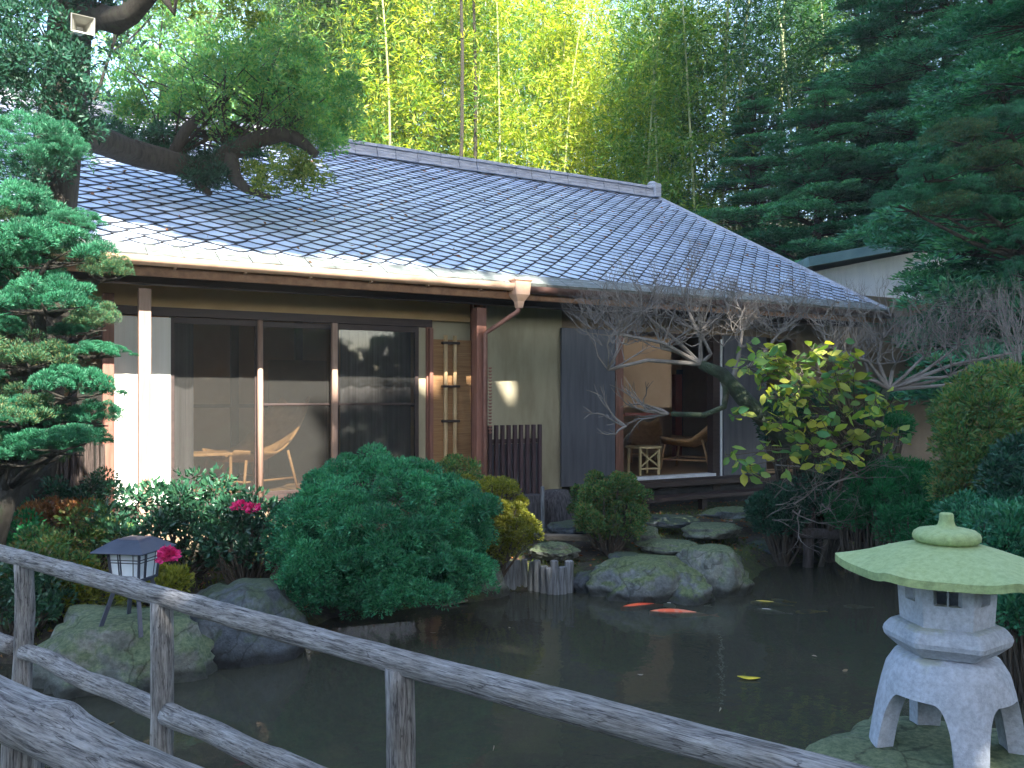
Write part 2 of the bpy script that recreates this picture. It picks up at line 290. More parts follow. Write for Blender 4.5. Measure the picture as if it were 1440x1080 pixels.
def mat_ground():
    m, t, out = new_mat('soil_and_moss')
    p = t.nodes.new('ShaderNodeBsdfPrincipled'); v = coords(t)
    n1 = noise_n(t, v, 0.9, 6, 0.65); n2 = noise_n(t, v, 26, 6, 0.75); n3 = noise_n(t, v, 4, 6, 0.7)
    soil = ramp(t, [(0.35, (0.018, 0.014, 0.010)), (0.6, (0.060, 0.047, 0.032)), (0.75, (0.12, 0.095, 0.065))], n2)
    moss = ramp(t, [(0.35, (0.025, 0.045, 0.012)), (0.65, (0.085, 0.11, 0.025))], n2)
    ad0 = t.nodes.new('ShaderNodeMath'); ad0.operation = 'ADD'; t.links.new(n1, ad0.inputs[0]); t.links.new(n3, ad0.inputs[1])
    c = mixcol(t, ramp(t, [(0.92 / 2, (0, 0, 0)), (1.08 / 2, (1, 1, 1))], mulv(t, ad0.outputs[0], 0.5)), soil, moss)
    t.links.new(c, p.inputs['Base Color']); p.inputs['Roughness'].default_value = 0.95
    t.links.new(bump(t, n2, 0.9, 0.04), p.inputs['Normal'])
    t.links.new(p.outputs[0], out.inputs[0]); return m
def mulv(t, s, k):
    a = t.nodes.new('ShaderNodeMath'); a.operation = 'MULTIPLY'; t.links.new(s, a.inputs[0]); a.inputs[1].default_value = k; return a.outputs[0]
M['ground'] = mat_ground()

# ------------------------------------------------------------------ object helpers
def wpos(o):
    p = Vector((0, 0, 0))
    while o: p += o.location; o = o.parent
    return p
def tag(o, label=None, cat=None, group=None, kind=None):
    if label: o['label'] = label
    if cat: o['category'] = cat
    if group: o['group'] = group
    if kind: o['kind'] = kind
    return o
def empty(name, loc, label=None, cat=None, group=None, kind=None):
    o = bpy.data.objects.new(name, None); COL.objects.link(o); o.location = loc; o.empty_display_size = 0.2
    return tag(o, label, cat, group, kind)
def link_mesh(name, me, mat, parent, V=None, smooth=False, bevel=0.0, origin=None):
    pass

class MB:
    def __init__(s): s.v = []; s.f = []
    def add(s, vs, fs):
        b = len(s.v); s.v.extend([tuple(q) for q in vs]); s.f.extend([tuple(b + i for i in f) for f in fs])
    def box(s, x0, x1, y0, y1, z0, z1):
        s.add([(x0, y0, z0), (x1, y0, z0), (x1, y1, z0), (x0, y1, z0), (x0, y0, z1), (x1, y0, z1), (x1, y1, z1), (x0, y1, z1)],
              [(3, 2, 1, 0), (4, 5, 6, 7), (0, 1, 5, 4), (1, 2, 6, 5), (2, 3, 7, 6), (3, 0, 4, 7)]); return s
    def bar(s, p, q, w, h, up=Vector((0, 0, 1))):
        p = Vector(p); q = Vector(q); d = (q - p).normalized(); x = d.cross(up)
        if x.length < 1e-4: x = Vector((1, 0, 0))
        x.normalize(); u = x.cross(d).normalized(); x *= w / 2; u *= h / 2
        s.add([p - x - u, p + x - u, p + x + u, p - x + u, q - x - u, q + x - u, q + x + u, q - x + u],
              [(0, 1, 2, 3), (7, 6, 5, 4), (0, 4, 5, 1), (1, 5, 6, 2), (2, 6, 7, 3), (3, 7, 4, 0)]); return s
    def tube(s, pts, rr, n=8, jit=0.0, cap=True):
        pts = [Vector(p) for p in pts]; m = len(pts)
        if not hasattr(rr, '__len__'): rr = [rr] * m
        d0 = (pts[1] - pts[0]).normalized(); up = Vector((0, 0, 1)) if abs(d0.z) < 0.9 else Vector((1, 0, 0))
        x = d0.cross(up).normalized(); vs = []
        for i in range(m):
            a = pts[max(0, i - 1)]; b = pts[min(m - 1, i + 1)]; d = (b - a).normalized()
            x = (x - d * x.dot(d)).normalized(); y = d.cross(x)
            for k in range(n):
                th = 2 * math.pi * k / n
                r = rr[i] * (1 + (random.uniform(-jit, jit) if jit else 0))
                vs.append(pts[i] + (x * math.cos(th) + y * math.sin(th)) * r)
        fs = [(i * n + k, i * n + (k + 1) % n, (i + 1) * n + (k + 1) % n, (i + 1) * n + k) for i in range(m - 1) for k in range(n)]
        if cap: fs.append(tuple(range(n - 1, -1, -1))); fs.append(tuple((m - 1) * n + k for k in range(n)))
        s.add(vs, fs); return s
    def rings(s, c, prof, n=32, rot=0.0, sx=1, sy=1, cap=True):
        vs = [(c[0] + r * sx * math.cos(rot + 2 * math.pi * k / n), c[1] + r * sy * math.sin(rot + 2 * math.pi * k / n), c[2] + z) for r, z in prof for k in range(n)]
        m = len(prof)
        fs = [(i * n + k, i * n + (k + 1) % n, (i + 1) * n + (k + 1) % n, (i + 1) * n + k) for i in range(m - 1) for k in range(n)]
        if cap: fs.append(tuple(range(n - 1, -1, -1))); fs.append(tuple((m - 1) * n + k for k in range(n)))
        s.add(vs, fs); return s
    def build(s, name, mat, parent=None, smooth=False, bevel=0.0, label=None, cat=None, group=None, kind=None, origin=None):
        return build_np(name, np.array(s.v, dtype=np.float64), s.f, mat, parent, smooth, bevel, label, cat, group, kind, origin)

def build_np(name, V, faces, mat, parent=None, smooth=False, bevel=0.0, label=None, cat=None, group=None, kind=None, origin=None):
    me = bpy.data.meshes.new(name)
    if parent is not None: off = wpos(parent); oloc = Vector((0, 0, 0))
    elif origin is not None: off = Vector(origin); oloc = off
    else:
        lo = V.min(0); hi = V.max(0); off = Vector(((lo[0] + hi[0]) / 2, (lo[1] + hi[1]) / 2, lo[2])); oloc = off
    V = V - np.array(off)
    if isinstance(faces, np.ndarray):
        nf, k = faces.shape
        me.vertices.add(len(V)); me.vertices.foreach_set('co', V.astype(np.float32).ravel())
        me.loops.add(nf * k); me.loops.foreach_set('vertex_index', faces.astype(np.int32).ravel())
        me.polygons.add(nf); me.polygons.foreach_set('loop_start', np.arange(0, nf * k, k, dtype=np.int32))
        try: me.polygons.foreach_set('loop_total', np.full(nf, k, dtype=np.int32))
        except Exception: pass
        me.update(calc_edges=True)
    else:
        me.from_pydata([tuple(q) for q in V], [], faces); me.update()
    if smooth: me.polygons.foreach_set('use_smooth', [True] * len(me.polygons))
    me.materials.append(mat)
    o = bpy.data.objects.new(name, me); COL.objects.link(o); o.location = oloc; o.parent = parent
    if bevel:
        b = o.modifiers.new('bevel', 'BEVEL'); b.width = bevel; b.segments = 2; b.limit_method = 'ANGLE'; b.angle_limit = rad(40)
    return tag(o, label, cat, group, kind)

def children(o): return [c for c in list(COL.objects) if c.parent == o]
def copy_tree(o, parent=None, kids=None):
    c = o.copy(); COL.objects.link(c); c.parent = parent
    for ch in (kids if kids is not None else children(o)): copy_tree(ch, c)
    return c

# ------------------------------------------------------------------ foliage helpers
def rdir(n):
    v = RNG.normal(size=(n, 3)); return v / np.linalg.norm(v, axis=1, keepdims=True)
def leaves(P, D, L, W, jl=0.3, fold=0.2, six=False):
    """P (n,3) bases, D (n,3) directions; one folded blade each"""
    n = len(P); D = D / (np.linalg.norm(D, axis=1, keepdims=True) + 1e-9)
    S = np.cross(D, rdir(n)); S /= (np.linalg.norm(S, axis=1, keepdims=True) + 1e-9)
    N = np.cross(S, D)
    l = L * (1 + RNG.uniform(-jl, jl, (n, 1))); w_ = W * (1 + RNG.uniform(-jl, jl, (n, 1)))
    if six:
        V = np.stack([P, P + D * l * .28 + S * w_ * .42 + N * w_ * fold, P + D * l * .65 + S * w_ * .40 + N * w_ * fold,
                      P + D * l, P + D * l * .65 - S * w_ * .40 + N * w_ * fold, P + D * l * .28 - S * w_ * .42 + N * w_ * fold], 1).reshape(-1, 3)
        Fa = (np.arange(n)[:, None] * 6 + np.array([0, 1, 2, 3, 4, 5])[None, :])
        a = Fa[:, [0, 1, 2, 3]]; b = Fa[:, [0, 3, 4, 5]]
        return V, np.concatenate([a, b])
    V = np.stack([P, P + D * l * .5 + S * w_ * .5 + N * w_ * fold, P + D * l, P + D * l * .5 - S * w_ * .5 + N * w_ * fold], 1).reshape(-1, 3)
    return V, np.arange(n * 4).reshape(n, 4)
def join(parts):
    Vs = []; Fs = []; b = 0
    for V, Fa in parts:
        Vs.append(V); Fs.append(Fa + b); b += len(V)
    return np.concatenate(Vs), np.concatenate(Fs)
def shell_centers(c, r, k, low=-0.3, jit=0.12, fill=0.0, lump=0.0):
    out = []
    while len(out) < k:
        d = rdir(1)[0]
        if d[2] < low: continue
        s = 1 - abs(RNG.normal(0, jit))
        if lump: s *= 1 + lump * noise.noise(Vector(tuple(d * 2.6)) + Vector((c[0], 0, 0)))
        if fill and RNG.random() < fill: s *= RNG.uniform(0.3, 0.9)
        out.append(np.array(c) + d * np.array(r) * s)
    return np.array(out)
def clumps(C, cr, per, L, W, up=0.3, rnd=0.6, flat=0.8, six=False, low=-0.6, droop=0.0, fold=0.2):
    """leaves over small clumps centred at C"""
    k = len(C); n = k * per
    d = rdir(n); d[:, 2] = np.where(d[:, 2] < low, -d[:, 2], d[:, 2])
    rr = np.repeat(cr * RNG.uniform(0.7, 1.3, k), per)[:, None] * (1 - np.abs(RNG.normal(0, 0.22, (n, 1))))
    P = np.repeat(C, per, axis=0) + d * rr * np.array([1, 1, flat])
    D = d + rdir(n) * rnd + np.array([0, 0, up - droop])
    return leaves(P, D, L, W, six=six, fold=fold)

def grow(mb, p, d, length, r, lvl, ends=None, up=0.15, split=(2, 3), ang=0.6, segs=3, wig=0.25, shrink=0.72, n=5):
    pts = [p]; rs = [r]; q = Vector(p); dd = Vector(d).normalized()
    for i in range(segs):
        dd = (dd + Vector((random.uniform(-wig, wig), random.uniform(-wig, wig), random.uniform(-wig, wig) + up))).normalized()
        q = q + dd * (length / segs); pts.append(q.copy()); rs.append(r * (1 - (0.45 * (i + 1) / segs)))
    mb.tube(pts, rs, n=max(3, n), cap=(lvl == 0))
    if ends is not None: ends.append((q.copy(), dd.copy(), lvl))
    if lvl > 0:
        for k in range(random.randint(*split)):
            a = Vector((random.uniform(-1, 1), random.uniform(-1, 1), random.uniform(-.5, 1))).normalized()
            nd = (dd + a * ang).normalized()
            b = pts[-1] if k < 2 else pts[random.randint(1, segs)]
            grow(mb, b, nd, length * shrink * random.uniform(0.8, 1.2), r * 0.55, lvl - 1, ends, up, split, ang, segs, wig, shrink, n - 1)

# ------------------------------------------------------------------ terrain and water
pond = [atZ(px, py, 0) for px, py in ((-160, 930), (40, 935), (140, 968), (300, 945), (330, 905), (420, 892), (470, 868), (640, 850), (700, 842), (712, 832),
        (800, 828), (840, 838), (960, 838), (1048, 828), (1075, 800), (1120, 792), (1250, 788), (1400, 800), (1560, 820), (1700, 900))]
pond += [Vector((4.6, -0.2, 0)), Vector((2.6, -0.6, 0)), Vector((0.8, 0.9, 0)), Vector((-0.9, 1.4, 0)), Vector((-2.6, 1.6, 0)), Vector((-4.2, 2.6, 0))]
PX = np.array([p.x for p in pond]); PY = np.array([p.y for p in pond])
def pond_sd(x, y):
    n = len(PX); d = np.full(x.shape, 1e9); ins = np.zeros(x.shape, bool)
    for i in range(n):
        j = (i + 1) % n; ex, ey = PX[j] - PX[i], PY[j] - PY[i]
        wx, wy = x - PX[i], y - PY[i]
        t_ = np.clip((wx * ex + wy * ey) / (ex * ex + ey * ey), 0, 1)
        d = np.minimum(d, np.hypot(wx - ex * t_, wy - ey * t_))
        c = ((PY[i] <= y) & (PY[j] > y)) | ((PY[j] <= y) & (PY[i] > y))
        with np.errstate(divide='ignore', invalid='ignore'):
            xi = PX[i] + (y - PY[i]) / (ey if ey != 0 else 1e-9) * ex
        ins ^= c & (x < xi)
    return np.where(ins, -d, d)
def sm(e0, e1, x): t_ = np.clip((x - e0) / (e1 - e0), 0, 1); return t_ * t_ * (3 - 2 * t_)
def vnoise(x, y, s=1.0):
    return (np.sin(x * 1.7 * s + 1.3 * np.sin(y * 1.1 * s)) * np.cos(y * 1.9 * s + 1.1 * np.sin(x * .9 * s)) +
            0.5 * np.sin(x * 4.1 * s + y * 2.3 * s) * np.cos(y * 3.7 * s - x * 1.3 * s)) / 1.5
def ground_z(x, y):
    x = np.asarray(x, float); y = np.asarray(y, float)
    s = pond_sd(x, y)
    z = -0.55 * sm(0.0, -0.5, s) + 0.16 * sm(-0.02, 0.25, s) + 0.08 * sm(0.4, 1.6, s) - 0.04 * sm(0, -0.05, s)
    z = z + 0.03 * vnoise(x, y, 1.5) * sm(0.1, 1, s)
    hill = np.clip(y - 19.0, 0, 60) * 0.34 + np.clip(x - 14, 0, 40) * 0.12 * sm(4, 10, y)
    hill = hill * (1 - 0.0 * x)
    z = z + np.where(s > 0, hill, 0) + 0.25 * vnoise(x, y, 0.3) * sm(18, 24, y)
    return z
def gz(x, y): return float(ground_z(np.array([x]), np.array([y]))[0])
def axis(lo, hi, step, far, g=1.22):
    a = list(np.arange(lo, hi + 1e-6, step)); s_ = step; b = a[-1]; up_ = []
    while b < far: s_ *= g; b += s_; up_.append(b)
    s_ = step; b = a[0]; dn = []
    while b > -far: s_ *= g; b -= s_; dn.append(b)
    return np.array(dn[::-1] + a + up_)
gx = axis(-7, 15, 0.1, 400); gy = axis(-1.5, 11, 0.1, 400)
XX, YY = np.meshgrid(gx, gy); ZZ = ground_z(XX.ravel(), YY.ravel())
V = np.stack([XX.ravel(), YY.ravel(), ZZ], 1); nx, ny = len(gx), len(gy)
idx = (np.arange(ny - 1)[:, None] * nx + np.arange(nx - 1)[None, :]).ravel()
Fa = np.stack([idx, idx + 1, idx + 1 + nx, idx + nx], 1)
build_np('ground', V, Fa, M['ground'], smooth=True, kind='structure', origin=(0, 0, 0))
wm = MB(); wm.add([(-9, -3, 0), (16, -3, 0), (16, 11, 0), (-9, 11, 0)], [(0, 1, 2, 3)])
wm.build('water', M['water'], kind='structure', origin=(0, 0, 0))

# ------------------------------------------------------------------ rocks
def rock(name, c, r, mat, seed, label, cat='rock', flat=0.0, rough=0.22, rot=0.0, group=None, sub=5, sharp=2):
    bm = bmesh.new(); bmesh.ops.create_icosphere(bm, subdivisions=sub, radius=1.0)
    rs = random.Random(seed); cuts = []
    for _ in range(9):
        d = Vector((rs.uniform(-1, 1), rs.uniform(-1, 1), rs.uniform(-.4, 1))).normalized(); cuts.append((d, rs.uniform(0.68, 0.92)))
    for v in bm.verts:
        p = v.co.copy()
        for d, h in cuts:
            e = p.dot(d) - h
            if e > 0: p -= d * e * 0.85
        q = p * 1.6 + Vector((seed * 3.1, seed, 0))
        p *= 1 + rough * noise.noise(q) + rough * 0.45 * noise.noise(q * 3.1) + max(rough, .2) * (0.22 * noise.noise(q * 8) + .11 * noise.noise(q * 17))
        if flat and p.z > flat: p.z = flat + (p.z - flat) * 0.18
        x, y = p.x * r[0], p.y * r[1]
        v.co = Vector((x * math.cos(rot) - y * math.sin(rot), x * math.sin(rot) + y * math.cos(rot), p.z * r[2]))
    me = bpy.data.meshes.new(name); bm.to_mesh(me); bm.free(); me.materials.append(mat)
    me.polygons.foreach_set('use_smooth', [True] * len(me.polygons))
    o = bpy.data.objects.new(name, me); COL.objects.link(o); o.location = c
    return tag(o, label, cat, group)
AR = A - rad(90)    # rotation that turns local x along the picture's width
p = atD(180, HOR, 5.35); rock('rock', (p.x, p.y, 0.0), (0.60, 0.52, 0.50), M['rock_moss'], 17, 'broad flat-topped mossy boulder in the pond carrying the small garden lamp', flat=0.66, rot=AR, rough=.24)
p = atD(330, HOR, 5.75); rock('rock', (p.x, p.y, 0.06), (0.48, 0.42, 0.50), M['rock_dark'], 12, 'dark rounded boulder between the lamp boulder and the big juniper shrub', rot=AR, flat=.8, rough=.12)
p = atD(905, HOR, 7.35); rock('rock', (p.x, p.y, 0.02), (0.50, 0.34, 0.37), M['rock'], 8, 'long blue-grey boulder at the far water edge below the round green shrub', rot=AR, flat=.75)
p = atD(1003, HOR, 7.55); rock('rock', (p.x, p.y, 0.04), (0.34, 0.34, 0.46), M['rock_moss'], 22, 'squarish greenish boulder at the right end of the long grey boulder', rot=AR + .3, flat=.7)
p = atD(962, HOR, 7.18); rock('rock', (p.x, p.y, -0.02), (0.24, 0.2, 0.26), M['rock'], 31, 'low pale boulder in front of the two large far-bank boulders', rot=AR)
p = atD(690, HOR, 7.3); rock('rock', (p.x, p.y, 0.05), (0.15, 0.14, 0.20), M['rock_moss'], 4, 'small brownish rock left of the row of log stakes')
p = atD(776, HOR, 8.0); rock('flat_stone', (p.x, p.y, 0.26), (0.24, 0.2, 0.09), M['rock_moss'], 14, 'flat angular greenish stone just above the log stakes', 'stone', rot=AR + .4, rough=.3)
p = atD(822, HOR, 7.5); rock('rock', (p.x, p.y, 0.03), (0.12, 0.12, 0.16), M['rock_dark'], 24, 'small bluish rock between the log stakes and the long grey boulder')
stp = [(745, 748, 8.8, .18, 'mossy stepping stone beside the yellow-green shrub'), (800, 742, 9.0, .3, 'long mossy kerb stone below the straw bundle'),
       (905, 752, 8.7, .22, 'flat mossy stone right below the round green shrub'), (945, 732, 9.3, .32, 'wide flat stone in front of the garden steps'),
       (1005, 745, 8.9, .42, 'largest flat slab on the far bank behind the boulders'), (880, 790, 7.9, .24, 'dark sloping slab between the round shrub and the long grey boulder'),
       (940, 768, 8.3, .30, 'dark low stone behind the long grey boulder'), (1080, 770, 8.9, .28, 'dark low stone at the right end of the far bank')]
for k, (px, py, d, r, lb) in enumerate(stp):
    q = atD(px, py, d); rock('stepping_stone', (q.x, q.y, max(q.z, .12)), (r, r * .7, .07 + .02 * (k % 3)), M['rock_moss'] if k % 2 == 0 else M['rock_dark'], 40 + k, lb, 'stone', rot=AR + k, flat=.7, sub=4)
q = atD(1030, 718, 9.6); rock('stepping_stone', (q.x, q.y, q.z - .02), (.42, .26, .07), M['rock'], 77, 'grey doorstep slab below the veranda steps', 'stone', rot=AR + .2, flat=.6, sub=4)
LD = 3.55; lc = atD(1335, HOR, LD)
rock('lantern_stone', (lc.x + .03, lc.y + .02, 0.02), (0.70, 0.60, 0.36), M['rock_moss'], 61, 'large flat pale green stone under the stone lantern', 'stone', flat=0.60, rot=AR, rough=.15)
# log stakes
stk0 = None
NS = 11
for k in range(NS):
    a = atD(712 + 88 * k / (NS - 1), HOR, 7.45 + 0.10 * math.sin(k * .6))
    h = 0.25 + random.uniform(-.03, .035); r = .034 + random.uniform(-.006, .006)
    mb = MB(); tilt = Vector((random.uniform(-.02, .02), random.uniform(-.02, .02), 0))
    mb.tube([(a.x, a.y, -.3), (a.x, a.y, 0), Vector((a.x, a.y, h)) + tilt, Vector((a.x, a.y, h + .004)) + tilt], [r, r, r * .97, r * .8], n=12, jit=.05)
    mb.build('log_stake', M['stake'], smooth=False, bevel=0, label='short grey log stake in the row holding the far bank at the water edge', cat='stake', group='log stakes in a row along the far bank')
mb = MB(); a = atD(765, 755, 8.3); b = atD(852, 757, 8.5); mb.bar(a, b, .12, .05); mb.build('wooden_plank', M['plank'], bevel=.006, label='weathered wooden plank lying above the log stakes', cat='plank')

# ------------------------------------------------------------------ stone lantern
base_z = 0.215
LT = empty('stone_lantern', (lc.x, lc.y, base_z), 'snow-viewing stone lantern with lichen green roof and four curved legs', 'lantern')
def leg_base():
    NT, NH = 160, 22; zt = 0.645; zb0 = base_z; mb = MB(); outer = []; inner = []
    legs = [rad(-9 + 90 * k) + AR for k in range(4)]
    def prof(s):   # s 0..1 : top centre out and down
        pts = [(0.0, 0), (0.16, 0), (0.215, -.018), (0.25, -.07), (0.27, -.14), (0.295, -.25), (0.315, -.36), (0.325, -.43)]
        f = s * (len(pts) - 1); i = min(int(f), len(pts) - 2); u = f - i
        return pts[i][0] * (1 - u) + pts[i + 1][0] * u, pts[i][1] * (1 - u) + pts[i + 1][1] * u
    samples = [prof(k / 200) for k in range(201)]
    for j in range(NT):
        th = 2 * math.pi * j / NT
        dl = min(abs((th - a + math.pi) % (2 * math.pi) - math.pi) for a in legs)
        dl = math.degrees(dl)
        if dl < 12: zlim = -(zt - zb0)
        else:
            u = min(1, (dl - 12) / 18.0); zlim = -(zt - zb0) + 0.275 * math.sqrt(max(0, 1 - (1 - u) ** 2.4))
        pr = [q for q in samples if q[1] >= zlim]
        if len(pr) < 3: pr = samples[:3]
        col_o = []; col_i = []
        for h in range(NH):
            f = (h / (NH - 1)) * (len(pr) - 1); i = min(int(f), len(pr) - 2); u = f - i
            r = pr[i][0] * (1 - u) + pr[i + 1][0] * u; z = pr[i][1] * (1 - u) + pr[i + 1][1] * u
            if h == NH - 1 and zlim > -(zt - zb0): z = zlim
            # square the section a little so that each leg is blocky
            sq = 1 + 0.0
            col_o.append((LT.location.x + r * sq * math.cos(th), LT.location.y + r * sq * math.sin(th), zt + z))
            ri = max(0, r * sq - 0.075 * min(1, r / .12)); zi = z - 0.055 * (1 - h / (NH - 1))
            col_i.append((LT.location.x + ri * math.cos(th), LT.location.y + ri * math.sin(th), zt + zi))
        outer.append(col_o); inner.append(col_i)
    vs = [q for c in outer for q in c] + [q for c in inner for q in c]; N = NT * NH; fs = []
    for j in range(NT):
        j2 = (j + 1) % NT
        for h in range(NH - 1):
            a, b, c, d = j * NH + h, j * NH + h + 1, j2 * NH + h + 1, j2 * NH + h
            fs.append((a, b, c, d)); fs.append((N + d, N + c, N + b, N + a))
        fs.append((j * NH + NH - 1, N + j * NH + NH - 1, N + j2 * NH + NH - 1, j2 * NH + NH - 1))
    mb.add(vs, fs)
    return mb
o_ = leg_base().build('leg_base', M['granite'], LT, smooth=True)
m_ = o_.modifiers.new('es', 'EDGE_SPLIT'); m_.split_angle = rad(38)
hexrot = AR - rad(25)
c3 = (lc.x, lc.y, 0)
MB().rings(c3, [(.13, .635), (.20, .648), (.262, .695), (.268, .715), (.262, .732), (.232, .765), (.18, .768)], n=6, rot=hexrot).build('platform', M['granite'], LT, bevel=.018)
# fire box with real window openings
fb = MB(); zf0, zf1 = .766, .975; Rf0, Rf1 = .190, .205
for k in range(6):
    a0 = hexrot + 2 * math.pi * k / 6; a1 = a0 + math.pi / 3
    def P(u, v, dep=0.0):
        R = (Rf0 * (1 - v) + Rf1 * v) ; R2 = R - dep
        x = R2 * (math.cos(a0) * (1 - u) + math.cos(a1) * u); y = R2 * (math.sin(a0) * (1 - u) + math.sin(a1) * u)
        return (lc.x + x, lc.y + y, zf0 + (zf1 - zf0) * v)
    us = [0, .22, .78, 1]; vs_ = [0, .45, .86, 1]
    if k % 2 == 1: us = [0, .3, .7, 1]
    for i in range(3):
        for j in range(3):
            if i == 1 and j == 1: continue
            fb.add([P(us[i], vs_[j]), P(us[i + 1], vs_[j]), P(us[i + 1], vs_[j + 1]), P(us[i], vs_[j + 1])], [(0, 1, 2, 3)])
    e = [(us[1], vs_[1]), (us[2], vs_[1]), (us[2], vs_[2]), (us[1], vs_[2])]
    for q in range(4):
        r = (q + 1) % 4
        fb.add([P(*e[q]), P(*e[r]), P(*e[r], .05), P(*e[q], .05)], [(0, 1, 2, 3)])
    mid = (us[1] + us[2]) / 2
    fb.add([P(mid - .02, vs_[1], .02), P(mid + .02, vs_[1], .02), P(mid + .02, vs_[2], .02), P(mid - .02, vs_[2], .02)], [(0, 1, 2, 3)])
fb.rings(c3, [(.15, zf0 + .001), (.15, zf0 + .02)], n=6, rot=hexrot)
fb.build('fire_box', M['granite'], LT)
# roof: hexagon with upturned corners
rf = MB(); NT = 96; prof_n = 14; rings_ = []
def hexr(th):
    a = (th - hexrot) % (math.pi / 3) - math.pi / 6; return math.cos(math.pi / 6) / math.cos(a)
for h in range(prof_n + 1):
    s = h / prof_n; ring = []
    for j in range(NT):
        th = 2 * math.pi * j / NT; hr = hexr(th); corner = max(0, (hr - .866) / .134)
        r = (0.09 + (0.475 - 0.09) * s) * (1 * (1 - s ** 1.5) * .95 + hr * s ** 1.5)
        z = 1.098 - 0.098 * s ** 1.25 + 0.022 * corner ** 2 * s ** 4
        ring.append((lc.x + r * math.cos(th), lc.y + r * math.sin(th), z))
    rings_.append(ring)
edge = rings_[-1]
rings_.append([(q[0], q[1], q[2] - .032) for q in edge])
rings_.append([(lc.x + (q[0] - lc.x) * .45, lc.y + (q[1] - lc.y) * .45, .972) for q in edge])
vs = [q for r_ in rings_ for q in r_]; fs = []
for h in range(len(rings_) - 1):
    for j in range(NT):
        a, b = h * NT + j, h * NT + (j + 1) % NT; fs.append((b, a, a + NT, b + NT))
fs.append(tuple(range(NT))); fs.append(tuple((len(rings_) - 1) * NT + k for k in range(NT - 1, -1, -1)))
rf.add(vs, fs); o_ = rf.build('roof', M['granite_green'], LT, smooth=True); m_ = o_.modifiers.new('es', 'EDGE_SPLIT'); m_.split_angle = rad(35)
MB().rings(c3, [(.10, 1.09), (.126, 1.096), (.138, 1.108), (.140, 1.122), (.134, 1.136), (.118, 1.147), (.088, 1.153), (.05, 1.157), (.036, 1.168), (.030, 1.188), (.0295, 1.212), (.024, 1.217), (.008, 1.219)], n=40).build('finial', M['granite_green'], LT, smooth=True)

LT.scale = (.93, .93, 1.0); LT.location += Vector((-.012 * RX, -.012 * RY, 0))
# ------------------------------------------------------------------ garden lamp
g = atD(189, HOR, 5.15); bz = .325
GL = empty('garden_lamp', (g.x, g.y, bz), 'small garden lamp with black hipped roof and white paper sides on the mossy boulder', 'lamp')
lr = AR + rad(79)
def lp(x, y, z): return (g.x + x * math.cos(lr) - y * math.sin(lr), g.y + x * math.sin(lr) + y * math.cos(lr), bz + z)
s2 = math.sqrt(2)
MB().rings((g.x, g.y, bz), [(.245, .452), (.245, .460), (.13, .515), (.10, .525), (.02, .535)], n=4, rot=lr + rad(45)).build('lamp_roof', M['black_metal'], GL, bevel=.003)
MB().rings((g.x, g.y, bz), [(.122, .285), (.142, .452)], n=4, rot=lr + rad(45)).build('lamp_paper', M['paper'], GL)
fr = MB()
def side(u, v, k, e=.004):
    a0 = lr + rad(45) + math.pi / 2 * k; a1 = a0 + math.pi / 2; R = (.122 * (1 - v) + .142 * v) + e
    return Vector((g.x + R * (math.cos(a0) * (1 - u) + math.cos(a1) * u), g.y + R * (math.sin(a0) * (1 - u) + math.sin(a1) * u), bz + .285 + .167 * v))
for k in range(4):
    for (u0, v0, u1, v1, wd) in ((0, 0, 0, 1, .014), (0, 0, 1, 0, .014), (0, .99, 1, .99, .012), (.3, 0, .3, 1, .005), (.37, 0, .37, 1, .005), (0, .62, 1, .62, .005), (0, .72, 1, .72, .005), (.8, 0, .8, 1, .004)):
        fr.bar(side(u0, v0, k), side(u1, v1, k), wd, wd)
fr.build('lamp_frame', M['black_metal'], GL)
for k in range(4):
    a0 = lr + rad(45) + math.pi / 2 * k
    MB().bar((g.x + .09 * math.cos(a0), g.y + .09 * math.sin(a0), bz + .285), (g.x + .20 * math.cos(a0), g.y + .20 * math.sin(a0), bz - .03), .022, .022).build('leg', M['black_metal'], GL)
MB().rings((g.x, g.y, bz), [(.11, .265), (.128, .285)], n=4, rot=lr + rad(45)).build('lamp_base', M['black_metal'], GL)

# ------------------------------------------------------------------ railing
def log(a, b, r, name, parent, nseg=60, n=20, seed=0, knots=()):
    a = Vector(a); b = Vector(b); d = b - a; Ln = d.length; vs = []
    for i in range(nseg + 1):
        s = i / nseg; bend = Vector((0, noise.noise(Vector((s * 3, seed, 0))) * r * .35, noise.noise(Vector((s * 3, seed, 9))) * r * .35))
        for k in range(n):
            th = 2 * math.pi * k / n
            q = Vector((s * Ln * 4, math.cos(th) * 1.2 + seed, math.sin(th) * 1.2))
            rr = r * (1 + .10 * noise.noise(q) + .06 * noise.noise(q * 2.7) + .05 * noise.noise(Vector((s * Ln * 2, math.cos(th) * 5, math.sin(th) * 5 + seed))))
            for (ks, kt, kh) in knots:
                dd = math.hypot((s - ks) * Ln / .05, ((th - kt + math.pi) % (2 * math.pi) - math.pi) / .55); rr += kh * math.exp(-dd * dd)
            vs.append((s * Ln, bend.y + rr * math.cos(th), bend.z + rr * math.sin(th)))
    fs = [(i * n + k, i * n + (k + 1) % n, (i + 1) * n + (k + 1) % n, (i + 1) * n + k) for i in range(nseg) for k in range(n)]
    fs += [tuple(range(n - 1, -1, -1)), tuple(nseg * n + k for k in range(n))]
    me = bpy.data.meshes.new(name); me.from_pydata(vs, [], fs); me.polygons.foreach_set('use_smooth', [True] * len(fs)); me.materials.append(M['rail'])
    o = bpy.data.objects.new(name, me); COL.objects.link(o); o.parent = parent
    o.location = a - wpos(parent); o.rotation_mode = 'QUATERNION'; o.rotation_quaternion = d.to_track_quat('X', 'Z'); return o
def inv_d(px): return .2257 + (px - 33) * .000266
def rp(px, dz=0): d = 1 / inv_d(px); q = atD(px, HOR, d); q.z = EYE - .845 + dz; return q
